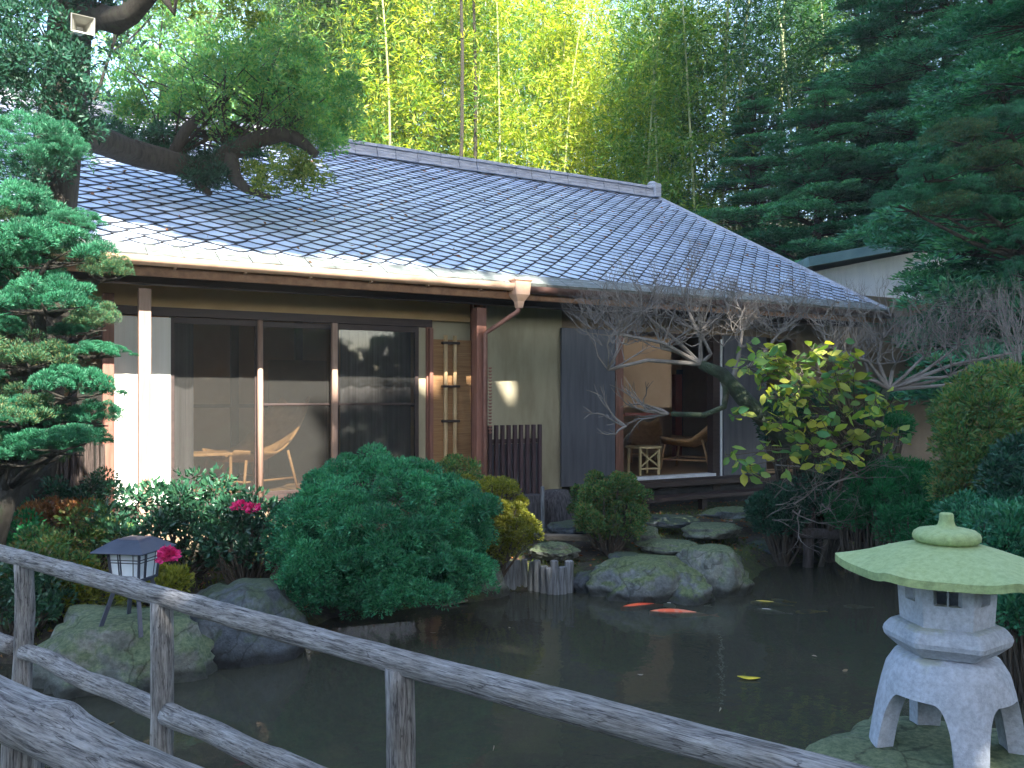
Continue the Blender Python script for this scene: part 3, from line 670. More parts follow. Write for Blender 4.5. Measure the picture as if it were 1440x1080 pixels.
pa, pb = rp(-260), rp(1330)
RL = empty('log_railing', (rp(228).x, rp(228).y, 0), 'weathered grey log railing running across the foreground above the pond', 'railing')
log(pa, pb, .0415, 'top_rail', RL, 160, 22, 1, knots=((.245, 1.2, .012), (.40, 1.3, .01), (.665, 1.7, .014), (.60, 1.2, .012)))
log(rp(-260, -.475), rp(20, -.475), .045, 'mid_rail', RL, 40, 18, 2)
log(rp(36, -.475), rp(226, -.485), .043, 'mid_rail', RL, 50, 18, 3)
log(rp(236, -.485), rp(560, -.49), .045, 'mid_rail', RL, 50, 18, 4, knots=((.03, 1.5, .008),))
log(rp(566, -.49), rp(1330, -.49), .045, 'mid_rail', RL, 50, 18, 6)
for i, px in enumerate((33, 228, 563, 1180)):
    q = rp(px); log((q.x, q.y, -.5), (q.x, q.y, q.z - .02), .046, 'post', RL, 30, 18, 10 + i)
q0, q1 = atD(-60, 968, 2.15), atD(330, 1152, 1.75)
NR = empty('log_handrail', (q0.x, q0.y, 0), 'thicker grey log handrail in the bottom left corner nearest the viewer', 'railing')
log(q0, q1, .062, 'top_rail', NR, 70, 22, 21, knots=((.42, 1.4, .016),))
q = atD(34, 1010, 2.09); log((q.x, q.y, .0), (q.x, q.y, q.z - .02), .046, 'post', NR, 30, 18, 22)

# ------------------------------------------------------------------ house
H0 = Vector((4.5, 12.5, .2))
HS = empty('wooden_house', H0, 'single storey Japanese house with grey diamond tiled roof and copper gutter', 'house')
EY, EZ, RYY, RZ = 8.0, 2.92, 13.2, 5.60
XL, XR = -2.2, 10.64
sl = (RZ - EZ) / (RYY - EY); nrm = Vector((0, -sl, 1)).normalized(); dn = Vector((0, -1, -sl)).normalized()
slope_len = math.hypot(RYY - EY, RZ - EZ)
# base roof
rb = MB()
def rpt(x, s, h=0.0):     # s metres down from the ridge
    return Vector((x, RYY, RZ)) + dn * s + nrm * h
th = .10
rb.add([rpt(XL, 0), rpt(XR, 0), rpt(XR, slope_len), rpt(XL, slope_len), rpt(XL, 0, -th), rpt(XR, 0, -th), rpt(XR, slope_len, -th), rpt(XL, slope_len, -th)],
       [(0, 3, 2, 1), (4, 5, 6, 7), (3, 7, 6, 2), (0, 4, 7, 3), (1, 2, 6, 5)])
yb = 2 * RYY - EY
rb.add([(XL, RYY, RZ), (XR, RYY, RZ), (XR, yb, EZ), (XL, yb, EZ), (XL, RYY, RZ - th), (XR, RYY, RZ - th), (XR, yb, EZ - th), (XL, yb, EZ - th)],
       [(0, 1, 2, 3), (7, 6, 5, 4), (3, 2, 6, 7), (0, 3, 7, 4), (1, 5, 6, 2)])
ROOF = rb.build('roof', M['tile_under'], HS)
# diamond tiles with thickness, each tipped so its lower corner stands proud
ta = .135; tv = .140; gap = .009
Vt = []; Ft = []; Mi = []
rows = int((slope_len - .28) / tv)
for r in range(rows + 1):
    s = .14 + r * tv
    ncol = int((XR - XL) / (2 * ta)) + 1
    for c in range(ncol):
        x = XL + ta + 2 * ta * c + (ta if r % 2 else 0)
        if x > XR + ta * .2: continue
        j1, j2, j3 = random.uniform(-.004, .004), random.uniform(0, .005), random.uniform(-.005, .005)
        top, bot = .004, .022 + j2
        pts = []
        k1 = ta - gap; k2 = tv - gap
        for (u, v) in ((0, -1), (.5, -.47), (1, 0), (.5, .54), (0, 1), (-.5, .54), (-1, 0), (-.5, -.47)):
            xx = min(x + u * k1 + j1, XR + .02); pts.append((xx, s + v * k2 + j3 * .6, top + (bot - top) * (v + 1) / 2 + .006 * math.cos(u * math.pi) * (1 if v > 0 else 0) + j3 * u * .8))
        b = len(Vt)
        for q in pts: Vt.append(rpt(q[0], q[1], q[2]))
        for q in pts: Vt.append(rpt(q[0], q[1], q[2] - .022))
        Ft.append(tuple(b + k for k in range(7, -1, -1))); Mi.append(0)
        for k in range(8): Mi.append(1); Ft.append((b + k, b + (k + 1) % 8, b + 8 + (k + 1) % 8, b + 8 + k))
TL_ = build_np('roof_tiles', np.array([tuple(v) for v in Vt]), Ft, M['tile'], ROOF); TL_.data.materials.append(M['tile_edge']); TL_.data.polygons.foreach_set('material_index', Mi)
ev = MB()
x = XL
while x < XR:
    x2 = min(XR + .02, x + random.uniform(.22, .30)); h = random.uniform(-.004, .008)
    a, b_, c_, d_ = rpt(x, slope_len - .26, .022 + h), rpt(x2 - .006, slope_len - .26, .022 + h), rpt(x2 - .006, slope_len + .05, .035 + h), rpt(x, slope_len + .05, .035 + h)
    lo = [v - nrm * .05 for v in (a, b_, c_, d_)]
    ev.add([a, b_, c_, d_] + lo, [(0, 3, 2, 1), (4, 5, 6, 7), (3, 7, 6, 2), (0, 4, 7, 3), (1, 2, 6, 5)]); x = x2
ev.build('eave_course', M['eave_moss'], ROOF)
rd = MB()
x = XL
while x < XR - .12:
    x2 = min(XR - .12, x + random.uniform(.3, .42)); j = random.uniform(-.008, .008)
    for zz, wy in ((0, .17), (.055, .15), (.11, .13), (.165, .15)):
        rd.box(x + .003, x2 - .003, RYY - wy + j, RYY + wy, RZ - .03 + zz, RZ + .02 + zz)
    x = x2
rd.box(XR - .13, XR + .02, RYY - .19, RYY + .19, RZ - .02, RZ + .24)
rd.rings((XR - .05, RYY, RZ + .24), [(.09, 0), (.10, .03), (.05, .07)], n=10)
rd.build('ridge_cap', M['ridge'], ROOF, bevel=.008)
vg = MB(); a, b_ = rpt(XR + .015, .05, .03), rpt(XR + .015, slope_len, .03)
vg.bar(a, b_, .06, .05, nrm); vg.build('verge_board', M['ridge'], ROOF)
MB().box(XL, XR, EY + .02, 17.9, 2.72 + .19, 2.72 + .20).box(XL, XL + .04, 9.0, 17.4, .2, 3.3)
# soffit boards + rafters
sf = MB(); sf.add([rpt(XL, slope_len - 2.0, -.115), rpt(XR, slope_len - 2.0, -.115), rpt(XR, slope_len - .02, -.115), rpt(XL, slope_len - .02, -.115),
                   rpt(XL, slope_len - 2.0, -.103), rpt(XR, slope_len - 2.0, -.103), rpt(XR, slope_len - .02, -.103), rpt(XL, slope_len - .02, -.103)],
                  [(0, 1, 2, 3), (4, 7, 6, 5), (3, 2, 6, 7), (0, 3, 7, 4), (1, 5, 6, 2)])
sf.build('soffit', M['wood_soffit'], ROOF)
raf = None
x = XL + .2
while x < XR - .05:
    if raf is None:
        mb = MB(); mb.bar(rpt(x, slope_len - 1.9, -.145), rpt(x, slope_len + .01, -.145), .05, .055, nrm); raf = mb.build('rafter', M['wood_soffit'], HS); x0r = x
    else:
        c = raf.copy(); COL.objects.link(c); c.location.x = x - x0r
    x += .42
MB().box(XL, XR + .02, EY - .0, EY + .036, EZ - .17, EZ + .0).build('eave_board', M['wood_soffit'], HS, bevel=.004)
# gutters
GX = fx(730, 7.93)
def gutter(x0, x1, zc, mat, nm='gutter'):
    r = .075; mb = MB(); n = 10; vs = []; 
    for x_ in (x0, x1):
        for rr in (r, r - .006):
            for k in range(n + 1):
                th_ = math.pi + math.pi * k / n; vs.append((x_, 7.93 + rr * math.cos(th_), zc + rr * math.sin(th_)))
    m_ = n + 1; fs = []
    for k in range(n):
        fs.append((k, k + 1, 2 * m_ + k + 1, 2 * m_ + k)); fs.append((m_ + k, 3 * m_ + k, 3 * m_ + k + 1, m_ + k + 1))
        fs.append((k, m_ + k, m_ + k + 1, k + 1)); fs.append((2 * m_ + k, 2 * m_ + k + 1, 3 * m_ + k + 1, 3 * m_ + k))
    fs += [(0, 2 * m_, 3 * m_, m_), (n, m_ + n, 3 * m_ + n, 2 * m_ + n)]
    mb.add(vs, fs); o = mb.build(nm, mat, HS, smooth=True); e = o.modifiers.new('es', 'EDGE_SPLIT'); e.split_angle = rad(50); return o
GU = gutter(XL, GX + .08, EZ - .015, M['copper']); gutter(GX + .09, XR + .03, EZ - .035, M['brown_metal'])
bk = None
x = XL + .3
while x < XR:
    if bk is None:
        mb = MB(); mb.bar((x, 7.93, EZ - .078), (x, 8.0, EZ - .10), .02, .012).bar((x, 7.93, EZ - .10), (x, 7.93, EZ - .066), .016, .016); bk = mb.build('gutter_bracket', M['copper'], HS); xb = x
    else:
        c = bk.copy(); COL.objects.link(c); c.location.x = x - xb
    x += .6
pz = EZ - .03
MB().rings((GX, 7.93, 0), [(.15, pz + .07), (.155, pz + .05), (.135, pz + .04), (.12, pz - .10), (.06, pz - .17), (.045, pz - .24)], n=4, rot=rad(45)).build('rain_hopper', M['copper'], HS, bevel=.004)
DX = fx(681, 8.30)
DP = MB().tube([(GX, 7.93, pz - .20), (GX - .01, 7.935, pz - .27), (GX - .03, 7.95, pz - .29), (DX + .03, 8.25, pz - .47), (DX, 8.27, pz - .50), (DX, 8.27, .25)], .024, n=10).build('downspout', M['copper_brown'], HS, smooth=True)
# posts
def post(px, Y, w_, z0, z1, mat, nm='post', d_=None):
    xc = fx(px, Y); h = w_ / 2; return MB().box(xc - h, xc + h, Y - (d_ or w_) / 2, Y + (d_ or w_) / 2, z0, z1).build(nm, mat, HS, bevel=.005)
post(203, 8.38, .105, .2, 2.68, M['wood_pale']); post(674, 8.38, .12, .2, 2.68, M['wood_red'])
post(152, 8.93, .10, .2, 2.68, M['wood_red']); post(668, 8.95, .09, .2, 3.2, M['wood_red'])
post(1500, 8.38, .11, .2, 2.68, M['wood_red']); post(-60, 8.38, .11, .2, 2.68, M['wood_red'])
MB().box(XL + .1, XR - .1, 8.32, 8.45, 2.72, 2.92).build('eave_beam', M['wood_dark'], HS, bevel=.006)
MB().box(XL + .1, XR - .1, 8.50, 8.96, 2.96, 2.975).build('porch_ceiling', M['wood_soffit'], HS)
# walls on the y = 9 line
def wallx(px0, px1, z0, z1, mat, nm='wall', Y0=9.0, Y1=9.08, parent=None, bev=0.0):
    return MB().box(fx(px0, Y0), fx(px1, Y0), Y0, Y1, z0, z1).build(nm, mat, parent or HS, bevel=bev)
HEAD = 2.53; FL = .63
MB().box(XL + .1, fx(668), 9.0, 9.08, HEAD + .05, 3.3).build('wall_band', M['ochre'], HS)
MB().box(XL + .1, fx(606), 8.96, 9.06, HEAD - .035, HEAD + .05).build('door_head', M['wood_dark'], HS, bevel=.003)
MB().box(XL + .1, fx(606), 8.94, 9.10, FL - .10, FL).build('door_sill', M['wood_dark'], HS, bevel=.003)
wallx(588, 600, .2, HEAD - .035, M['plaster']); wallx(600, 608, .2, HEAD + .049, M['wood_red'], 'door_post', 8.97, 9.09)
wallx(608, 664, FL - .1, 3.3, M['plaster'], 'wall', 9.085, 9.12)
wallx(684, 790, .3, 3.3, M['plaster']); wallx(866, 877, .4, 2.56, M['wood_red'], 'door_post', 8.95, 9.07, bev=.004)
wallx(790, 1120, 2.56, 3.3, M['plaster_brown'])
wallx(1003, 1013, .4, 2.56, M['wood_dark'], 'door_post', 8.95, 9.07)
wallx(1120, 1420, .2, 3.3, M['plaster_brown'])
MB().box(fx(1130), XR - .1, 8.95, 9.0, .25, .78).build('wall_base', M['darkstone'], HS)
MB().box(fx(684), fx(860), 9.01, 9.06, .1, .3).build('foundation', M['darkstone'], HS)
MB().box(XL + .1, fx(684), 8.97, 9.05, .1, FL - .1).build('foundation', M['plaster_brown'], HS)
MB().box(XR - .16, XR - .1, 9.08, 17.3, .2, 3.4).box(XL + .1, XL + .16, 9.08, 17.3, .2, 3.4).box(XL + .16, XR - .16, 17.2, 17.3, .2, 3.1).build('side_wall', M['plaster_brown'], HS)
gb = MB(); gb.add([(XR - .13, 9.1, 3.3), (XR - .13, 17.3, 3.3), (XR - .13, RYY, 5.4)], [(0, 1, 2)]); gb.build('gable_wall', M['plaster_brown'], HS)
# shutters (slate blue panels)
def shutter(px0, px1, z0, z1, Y=8.93):
    x0, x1 = fx(px0, Y), fx(px1, Y); s = MB().box(x0, x1, Y, Y + .035, z0, z1).build('shutter', M['shutter'], HS, bevel=.003)
    return s
shutter(790, 865, FL - .05, 2.56); shutter(1018, 1078, FL - .05, 2.56)
MB().box(fx(1013.5, 8.93), fx(1015.5, 8.93), 8.925, 8.945, FL - .03, 2.5).build('door_edge', M['white_metal'], HS)
# sliding glass doors
def sliding(px0, px1, name, fw=.045, mids=(), Y=9.02, mat='wood_dark'):
    x0, x1 = fx(px0, Y), fx(px1, Y); fr = MB()
    fr.box(x0, x0 + fw, Y - .02, Y + .02, FL + .001, HEAD - .04); fr.box(x1 - fw, x1, Y - .02, Y + .02, FL + .001, HEAD - .04)
    fr.box(x0 + fw, x1 - fw, Y - .02, Y + .02, HEAD - .10, HEAD - .041); fr.box(x0 + fw, x1 - fw, Y - .02, Y + .02, FL + .002, FL + .08)
    for z in mids: fr.box(x0 + fw, x1 - fw, Y - .012, Y + .012, z - .012, z + .012)
    f = fr.build(name, M[mat], HS, bevel=.002)
    MB().box(x0 + fw - .004, x1 - fw + .004, Y - .003, Y + .003, FL + .07, HEAD - .09).build('glass_pane', M['glass'], f)
    return f
sliding(100, 150, 'sliding_door'); sliding(238, 364, 'sliding_door'); sliding(364, 470, 'sliding_door', mids=(1.62,), Y=9.05); sliding(470, 588, 'sliding_door', mids=(1.62,), Y=8.99)
MB().tube([(fx(366, 8.93), 8.93, .55), (fx(366, 8.93), 8.93, HEAD - .04)], [.032, .028], n=12).build('mullion', M['wood_pale'], HS, smooth=True)
MB().box(fx(470, 8.93) - .03, fx(470, 8.93) + .03, 8.90, 8.955, .53, HEAD - .04).build('mullion', M['wood_pale'], HS, bevel=.004)
# bright blind and curtains behind/next to the glass
def curtain(x0, x1, Y, z0, z1, mat, nm, parent=None, amp=.018, n=90, k=38):
    vs = []; 
    for i in range(n + 1):
        x_ = x0 + (x1 - x0) * i / n; y_ = Y + amp * math.sin(x_ * k + math.sin(x_ * 7))
        vs += [(x_, y_, z0), (x_, y_, z1), (x_, y_ + .004, z0), (x_, y_ + .004, z1)]
    fs = []
    for i in range(n):
        a = 4 * i; fs += [(a, a + 4, a + 5, a + 1), (a + 2, a + 3, a + 7, a + 6)]
    mb = MB(); mb.add(vs, fs); return mb.build(nm, mat, parent or HS, smooth=True)
curtain(fx(158), fx(240), 8.99, FL + .02, HEAD - .05, M['shoji'], 'white_blind', amp=.003)
curtain(fx(484), fx(584), 9.12, FL + .02, HEAD - .05, M['curtain'], 'curtain')
curtain(fx(245, 9.14), fx(272, 9.14), 9.14, FL + .02, HEAD - .05, M['curtain'], 'curtain')
# interior
MB().box(XL + .16, XR - .16, 9.101, 12.2, FL - .06, FL).build('room_floor', M['roomfloor'], HS)
MB().box(XL + .16, XR - .16, 12.2, 12.28, .5, 3.3).build('room_wall', M['room'], HS)
MB().box(XL + .16, XR - .16, 9.085, 12.2, 2.78, 2.82).build('room_ceiling', M['room'], HS)
MB().box(5.2, 5.28, 9.13, 12.2, FL, 2.78).build('partition_wall', M['room'], HS)
ps = MB()
for px in (330, 420, 505): xx = fx(px, 12.15); ps.box(xx - .05, xx + .05, 12.12, 12.2, FL, 2.78)
ps.box(XL + .2, 5.2, 12.14, 12.2, 1.55, 1.6); ps.build('wall_trim', M['wood_dark'], HS)
MB().box(fx(378, 11.6), fx(460, 11.6), 11.6, 11.64, FL, 2.2).box(fx(378, 11.6), fx(460, 11.6), 11.595, 11.6, 1.48, 1.50).build('room_screen', M['plaster_brown'], HS)
MB().box(fx(945, 11.9), fx(954, 11.9), 11.8, 11.9, FL, 2.1).build('room_post', M['redpost'], HS)
MB().box(fx(956, 12.1), fx(984, 12.1), 12.17, 12.2, .9, 2.2).build('painted_recess', M['darkstone'], HS)  # flat dark panel stands in for the shade inside a recess
# steps below the right opening
MB().box(fx(868, 8.8), fx(1085, 8.8), 8.62, 8.94, FL - .10, FL - .03).build('veranda_board', M['wood_dark'], HS, bevel=.004)
MB().box(fx(880, 8.5), fx(1085, 8.5), 8.34, 8.6, FL - .24, FL - .19).build('veranda_step', M['wood_dark'], HS, bevel=.004)
MB().box(fx(877), fx(1003), 8.941, 9.099, FL - .03, FL + .01).build('threshold', M['white_metal'], HS, bevel=.003)
MB().box(fx(868), fx(1130), 8.96, 9.02, .1, FL - .10).build('foundation', M['darkstone'], HS)
for px in (905, 985, 1060):
    xx = fx(px, 8.5); MB().box(xx - .04, xx + .04, 8.42, 8.5, .15, FL - .24).build('step_leg', M['wood_dark'], HS)
# half height partition blind in the right opening
wallx(868, 944, 1.55, 2.55, M['room'], 'sliding_screen', 9.3, 9.33)
f_ = MB(); X0, X1 = fx(877, 9.02), fx(940, 9.02)
f_.box(X0, X1, 9.0, 9.03, 1.45, 1.49); f_.build('window_rail', M['redpost'], HS)
# bamboo screen door
BD = MB().box(fx(609, 8.96), fx(662, 8.96), 8.955, 8.975, .55, 2.36).build('woven_door', M['wicker'], HS)
BD['label'] = 'tan woven bamboo door with two vertical poles'
for px in (627, 640):
    xx = fx(px, 8.92); pl = MB(); zz = .62; 
    prof_ = []
    while zz < 2.2: prof_ += [(.024, zz), (.0235, zz + .27), (.028, zz + .285)]; zz += .30
    pl.rings((xx, 8.925, 0), prof_, n=12); pl.build('bamboo_pole', M['bamboo'], BD, smooth=True)
for z_ in (.86, 1.42, 1.82, 2.32):
    MB().box(fx(622, 8.92), fx(646, 8.92), 8.895, 8.955, z_ - .014, z_ + .014).build('rope_tie', M['wood_dark'], BD, bevel=.004)
MB().box(fx(604, 8.93), fx(609, 8.93), 8.92, 8.99, .5, 2.48).build('door_jamb', M['wood_red'], HS)
mb = MB(); z_ = 1.3
while z_ < 2.0:
    mb.rings((DX + .02, 8.20, z_), [(.012, 0), (.024, .018), (.02, .02)], n=8); z_ += .035
mb.build('rain_chain', M['copper_brown'], HS)
# furniture
def chair(px, Y, rz, label, s=1.0):
    q = Vector((fx(px, Y), Y, FL)); t = empty('rattan_chair', q, label, 'chair'); 
    R = Matrix.Rotation(rz, 3, 'Z')
    def L(x, y, z): return q + R @ Vector((x * s, y * s, z * s))
    mb = MB(); NU, NV = 12, 10; vs = []
    for i in range(NU + 1):
        u = i / NU
        y = -.28 + .85 * u; z = .30 - .03 * math.sin(u * 3.14) + (max(0, u - .42) ** 1.4) * .95
        for j in range(NV + 1):
            v = -1 + 2 * j / NV; wd = .30 * math.sin(math.pi * (0.12 + .80 * u)) ** .4
            vs.append(L(v * wd, y, z + .09 * v * v))
    fs = [(i * (NV + 1) + j, i * (NV + 1) + j + 1, (i + 1) * (NV + 1) + j + 1, (i + 1) * (NV + 1) + j) for i in range(NU) for j in range(NV)]
    mb.add(vs, fs); o = mb.build('seat_shell', M['rattan'], t, smooth=True); sm_ = o.modifiers.new('s', 'SOLIDIFY'); sm_.thickness = .02
    for sx in (-1, 1):
        MB().tube([L(sx * .27, -.25, .0), L(sx * .25, -.2, .30)], .016, n=8).build('leg', M['rattan'], t, smooth=True)
        MB().tube([L(sx * .27, .35, .0), L(sx * .25, .25, .36)], .016, n=8).build('leg', M['rattan'], t, smooth=True)
    MB().tube([L(-.26, -.22, .12), L(.26, -.22, .12)], .012, n=8).tube([L(-.26, -.22, .12), L(-.26, .3, .12)], .012, n=8).tube([L(.26, -.22, .12), L(.26, .3, .12)], .012, n=8).build('stretcher', M['rattan'], t, smooth=True)
    return t
chair(345, 9.75, rad(-62), 'rattan lounge chair behind the glass doors of the left room', 1.3)
chair(968, 9.8, rad(-150), 'rounded rattan chair in the right-hand open room', 1.25)
chair(905, 11.3, rad(150), 'rattan chair farther back in the right-hand open room, behind the small table', .9)
def table(px, Y, w_, d_, h, mat, label, rz=0, cross=False):
    q = Vector((fx(px, Y), Y, FL)); t = empty('low_table', q, label, 'table'); R = Matrix.Rotation(rz, 3, 'Z')
    def L(x, y, z): return q + R @ Vector((x, y, z))
    mb = MB(); mb.bar(L(-w_ / 2, 0, h), L(w_ / 2, 0, h), d_, .03); mb.build('table_top', mat, t, bevel=.004)
    for sx in (-1, 1):
        for sy in (-1, 1):
            MB().bar(L(sx * (w_ / 2 - .03), sy * (d_ / 2 - .03), 0), L(sx * (w_ / 2 - .03), sy * (d_ / 2 - .03), h - .015), .028, .028).build('leg', mat, t)
    mb = MB(); mb.bar(L(-w_ / 2 + .03, -d_ / 2 + .03, .09), L(w_ / 2 - .03, -d_ / 2 + .03, .09), .02, .02)
    if cross:
        y_ = -d_ / 2 + .03; mb.bar(L(-w_ / 2 + .04, y_, .12), L(w_ / 2 - .04, y_, h - .05), .018, .018).bar(L(-w_ / 2 + .04, y_, h - .05), L(w_ / 2 - .04, y_, .12), .018, .018)
    mb.build('stretcher', mat, t); return t
table(905, 9.35, .38, .32, .38, M['beech'], 'small pale cross-braced table at the front of the open room', 0, True)
table(272, 9.6, .75, .45, .46, M['rattan'], 'low wooden table behind the glass left of the lounge chair', 0)

# lattice fence by the post
LF = empty('lattice_fence', (fx(724, 8.45), 8.45, .3), 'low dark slatted fence standing against the khaki wall', 'fence')
for k in range(9):
    xx = fx(689 + (759 - 689) * k / 8, 8.45); MB().box(xx - .02, xx + .02, 8.43, 8.47, .28, 1.38).build('slat', M['fence_wood'], LF, bevel=.003)
for z_ in (1.17, .45): MB().box(fx(687, 8.45), fx(762, 8.45), 8.472, 8.495, z_, z_ + .05).build('rail', M['fence_wood'], LF)
MB().box(fx(689, 8.56), fx(760, 8.56), 8.54, 8.56, .3, 1.16).build('backing_board', M['shutter'], LF)
# straw bundle and small stake
mb = MB(); q = atY(782, 690, 8.2)
mb.rings((q.x, q.y, .2), [(.24, 0), (.235, .12), (.20, .3), (.15, .43), (.12, .445)], n=26, sx=1.05, sy=.7)
mb.build('straw_bundle', M['thatch'], label='dark grey straw bundle lying against the khaki wall beside the slatted fence', cat='straw')
mb = MB(); q = atY(763, 690, 7.95); mb.tube([(q.x, q.y, .2), (q.x, q.y, .72)], .022, n=8); mb.build('wooden_stake', M['stake'], label='thin pale stake standing in front of the straw bundle', cat='stake')
mb = MB(); q = atY(748, 720, 8.1); mb.rings((q.x, q.y, .15), [(.17, 0), (.17, .38), (.15, .47)], n=18, sx=.95, sy=.7); mb.build('brushwood_block', M['thatch'], label='dark speckled brushwood block between the yellow shrub and the thin stake', cat='brushwood')

# outbuilding to the right
OB = empty('outbuilding', atD(1240, HOR, 14.5) + Vector((0, 0, -1.5)), 'white-walled outbuilding with blue-green roof edge behind the right end of the house', 'building')
def od(px, py, d): return atD(px, py, d)
mb = MB(); a, b_ = od(1138, 383, 14.2), od(1420, 340, 15.2); c_, d_ = od(1420, 560, 15.2), od(1138, 560, 14.2)
top_r = od(1300, 352, 14.75); 
back = Vector((VX, VY, 0)) * 4
vs = [d_, c_, Vector((b_.x, b_.y, a.z - .1)), top_r, a]; vs2 = [v + back for v in vs]
mb.add(vs + vs2, [(0, 1, 2, 3, 4), (9, 8, 7, 6, 5), (0, 5, 6, 1), (1, 6, 7, 2), (2, 7, 8, 3), (3, 8, 9, 4), (4, 9, 5, 0)]); mb.build('wall', M['white_metal'], OB)
fwd = Vector((VX, VY, 0)) * -.25
mb = MB()
e0, e1, e2 = od(1130, 378, 14.15), top_r + Vector((0, 0, .06)), Vector((b_.x, b_.y, a.z - .04))
for (s0, s1) in ((e0, e1), (e1, e2)):
    s0 = Vector(s0); s1 = Vector(s1); u = Vector((0, 0, .16))
    mb.add([s0 + fwd, s1 + fwd, s1 + back, s0 + back, s0 + fwd + u, s1 + fwd + u, s1 + back + u, s0 + back + u], [(3, 2, 1, 0), (4, 5, 6, 7), (0, 1, 5, 4), (1, 2, 6, 5), (2, 3, 7, 6), (3, 0, 4, 7)])
mb.build('roof', M['teal_roof'], OB)
# brushwood fence left of the house
a, b_ = atD(-140, HOR, 8.2), atD(146, HOR, 8.0)
mb = MB()
for k in range(150):
    u = (k + random.uniform(0, 1)) / 150; q = a.lerp(b_, u); q.y += random.uniform(-.05, .05); tp = 1.30 + random.uniform(-.12, .12)
    mb.tube([(q.x, q.y, .15), (q.x + random.uniform(-.03, .03), q.y, tp)], [.022, .010], n=5)
mb.build('brushwood_fence', M['brush'], label='brown brushwood fence left of the house behind the pine', cat='fence')

# ------------------------------------------------------------------ shrubs
def shrub(name, c, r, mat, k, cr, per, L, W, label, cat='shrub', low=-.35, up=.25, six=False, stem=True, fill=.15, group=None, rnd=.6, flat=.8, lump=.12):
    t = empty(name, (c[0], c[1], gz(c[0], c[1])), label, cat, group)
    C = shell_centers(c, r, k, low, .06, fill, lump)
    Vv, Ff = clumps(C, cr, per, L, W, up=up, six=six, rnd=rnd, flat=flat)
    build_np('foliage', Vv, Ff, mat, t)
    if stem:
        mb = MB(); g0 = Vector((c[0], c[1], t.location.z - .05))
        for q in C[::max(1, len(C) // 40)]:
            q = Vector(q); m_ = g0.lerp(q, .5) + Vector((random.uniform(-.05, .05), random.uniform(-.05, .05), -.04))
            mb.tube([g0 + Vector((random.uniform(-.04, .04), random.uniform(-.04, .04), 0)), m_, q], [.016, .010, .004], n=5)
        mb.build('stem', M['twig_dark'], t)
    return t
c = atD(545, 742, 6.45); shrub('juniper_shrub', (c.x, c.y, .68), (.80, .62, .50), M['juniper'], 300, .10, 480, .026, .009, 'big round teal-green clipped juniper overhanging the water', low=-.95, fill=.1, stem=False, lump=.24)
c2 = atD(470, 806, 6.15); c4 = atD(600, 812, 6.15)
for (cc, rr_, lb) in ((c2, (.38, .34, .26), 'low teal-green juniper lobe at the lower left foot of the big clipped juniper'), (c4, (.46, .36, .22), 'low spreading juniper at the lower right foot of the big clipped juniper')):
    shrub('juniper_shrub', (cc.x, cc.y, cc.z), rr_, M['juniper'], 100, .08, 380, .026, .009, lb, low=-.95, stem=False, lump=.4)
c = atD(688, 733, 7.4); shrub('boxwood_shrub', tuple(c), (.34, .32, .36), M['yellowshrub'], 130, .07, 170, .026, .014, 'yellow-green clipped shrub behind the right edge of the big juniper', low=-.9, lump=.3)
c = atD(858, 716, 8.3); shrub('boxwood_shrub', tuple(c), (.35, .32, .30), M['roundshrub'], 130, .07, 170, .028, .016, 'small round mid-green shrub in front of the blue-grey shutter', low=-.95, lump=.3)
c = atD(640, 672, 8.0); shrub('boxwood_shrub', tuple(c), (.22, .2, .16), M['roundshrub'], 40, .07, 130, .028, .016, 'small grey-green shrub tip under the woven bamboo door', low=-.8)
c = atD(255, 738, 6.9); CAM = shrub('camellia_bush', tuple(c), (.58, .40, .38), M['camellia'], 130, .10, 34, .055, .028, 'loose glossy-leaved camellia bush in front of the left post and white blind', six=True, low=-.9, fill=.4)
c = atD(345, 752, 6.6); shrub('camellia_bush', tuple(c), (.34, .3, .26), M['camellia'], 70, .09, 36, .05, .026, 'smaller glossy camellia bush touching the left side of the big juniper', six=True, low=-.9, fill=.4)
def flower(c, r, n, label, nm='pink_flower', per=26, cr=.035):
    C = np.array(c) + rdir(n) * r * RNG.uniform(.2, 1, (n, 1))
    Vv, Ff = clumps(C, cr, per, .035, .03, up=.1, six=True)
    return build_np(nm, Vv, Ff, M['pink'], label=label, cat='flower')
flower(atD(235, 780, 4.85), .04, 6, 'bright magenta flower cluster at the right corner of the garden lamp roof', per=22, cr=.022)
flower(atD(337, 710, 6.2), .02, 2, 'upper left pink camellia bloom on the smaller camellia bush')
flower(atD(357, 716, 6.2), .02, 2, 'right-hand pink camellia bloom on the smaller camellia bush')
flower(atZ(318, 909, .02), .05, 3, 'magenta petals fallen at the water edge beside the lamp boulder', 'fallen_petals', 8, .03)

# left low ground plants
lowp = [(60, 800, 5.9, .30, .2, 'roundshrub', 'leafy green ground shrub left behind the log railing'), (20, 840, 5.6, .26, .22, 'camellia', 'dark glossy low shrub at the left edge behind the railing'),
        (130, 770, 6.6, .26, .3, 'roundshrub', 'sprawling green shrub left of the garden lamp'), (110, 715, 7.3, .34, .3, 'darkleaf', 'dark blue-green shrub below the left pine'),
        (95, 830, 5.9, .2, .12, 'yellowshrub', 'small yellowish plant directly left of the lamp legs'), (215, 822, 5.7, .16, .10, 'yellowshrub', 'small yellow-green plant behind the lamp legs'),
        (45, 720, 7.2, .22, .10, 'rust', 'rusty orange dry plant at far left under the pine'), (85, 725, 7.0, .2, .08, 'rust', 'second rusty plant, nearer the dark blue-green shrub'),
        (0, 780, 6.2, .3, .25, 'fern', 'bright green fern-like shrub at the left edge')]
for (px, py, d, r, rz_, mt, lb) in lowp:
    c = atD(px, py, d); shrub('low_shrub', tuple(c), (r * 1.2, r, rz_), M[mt], 40, .09, 90, .04, .018, lb, low=-.9, fill=.5)
lawn = []
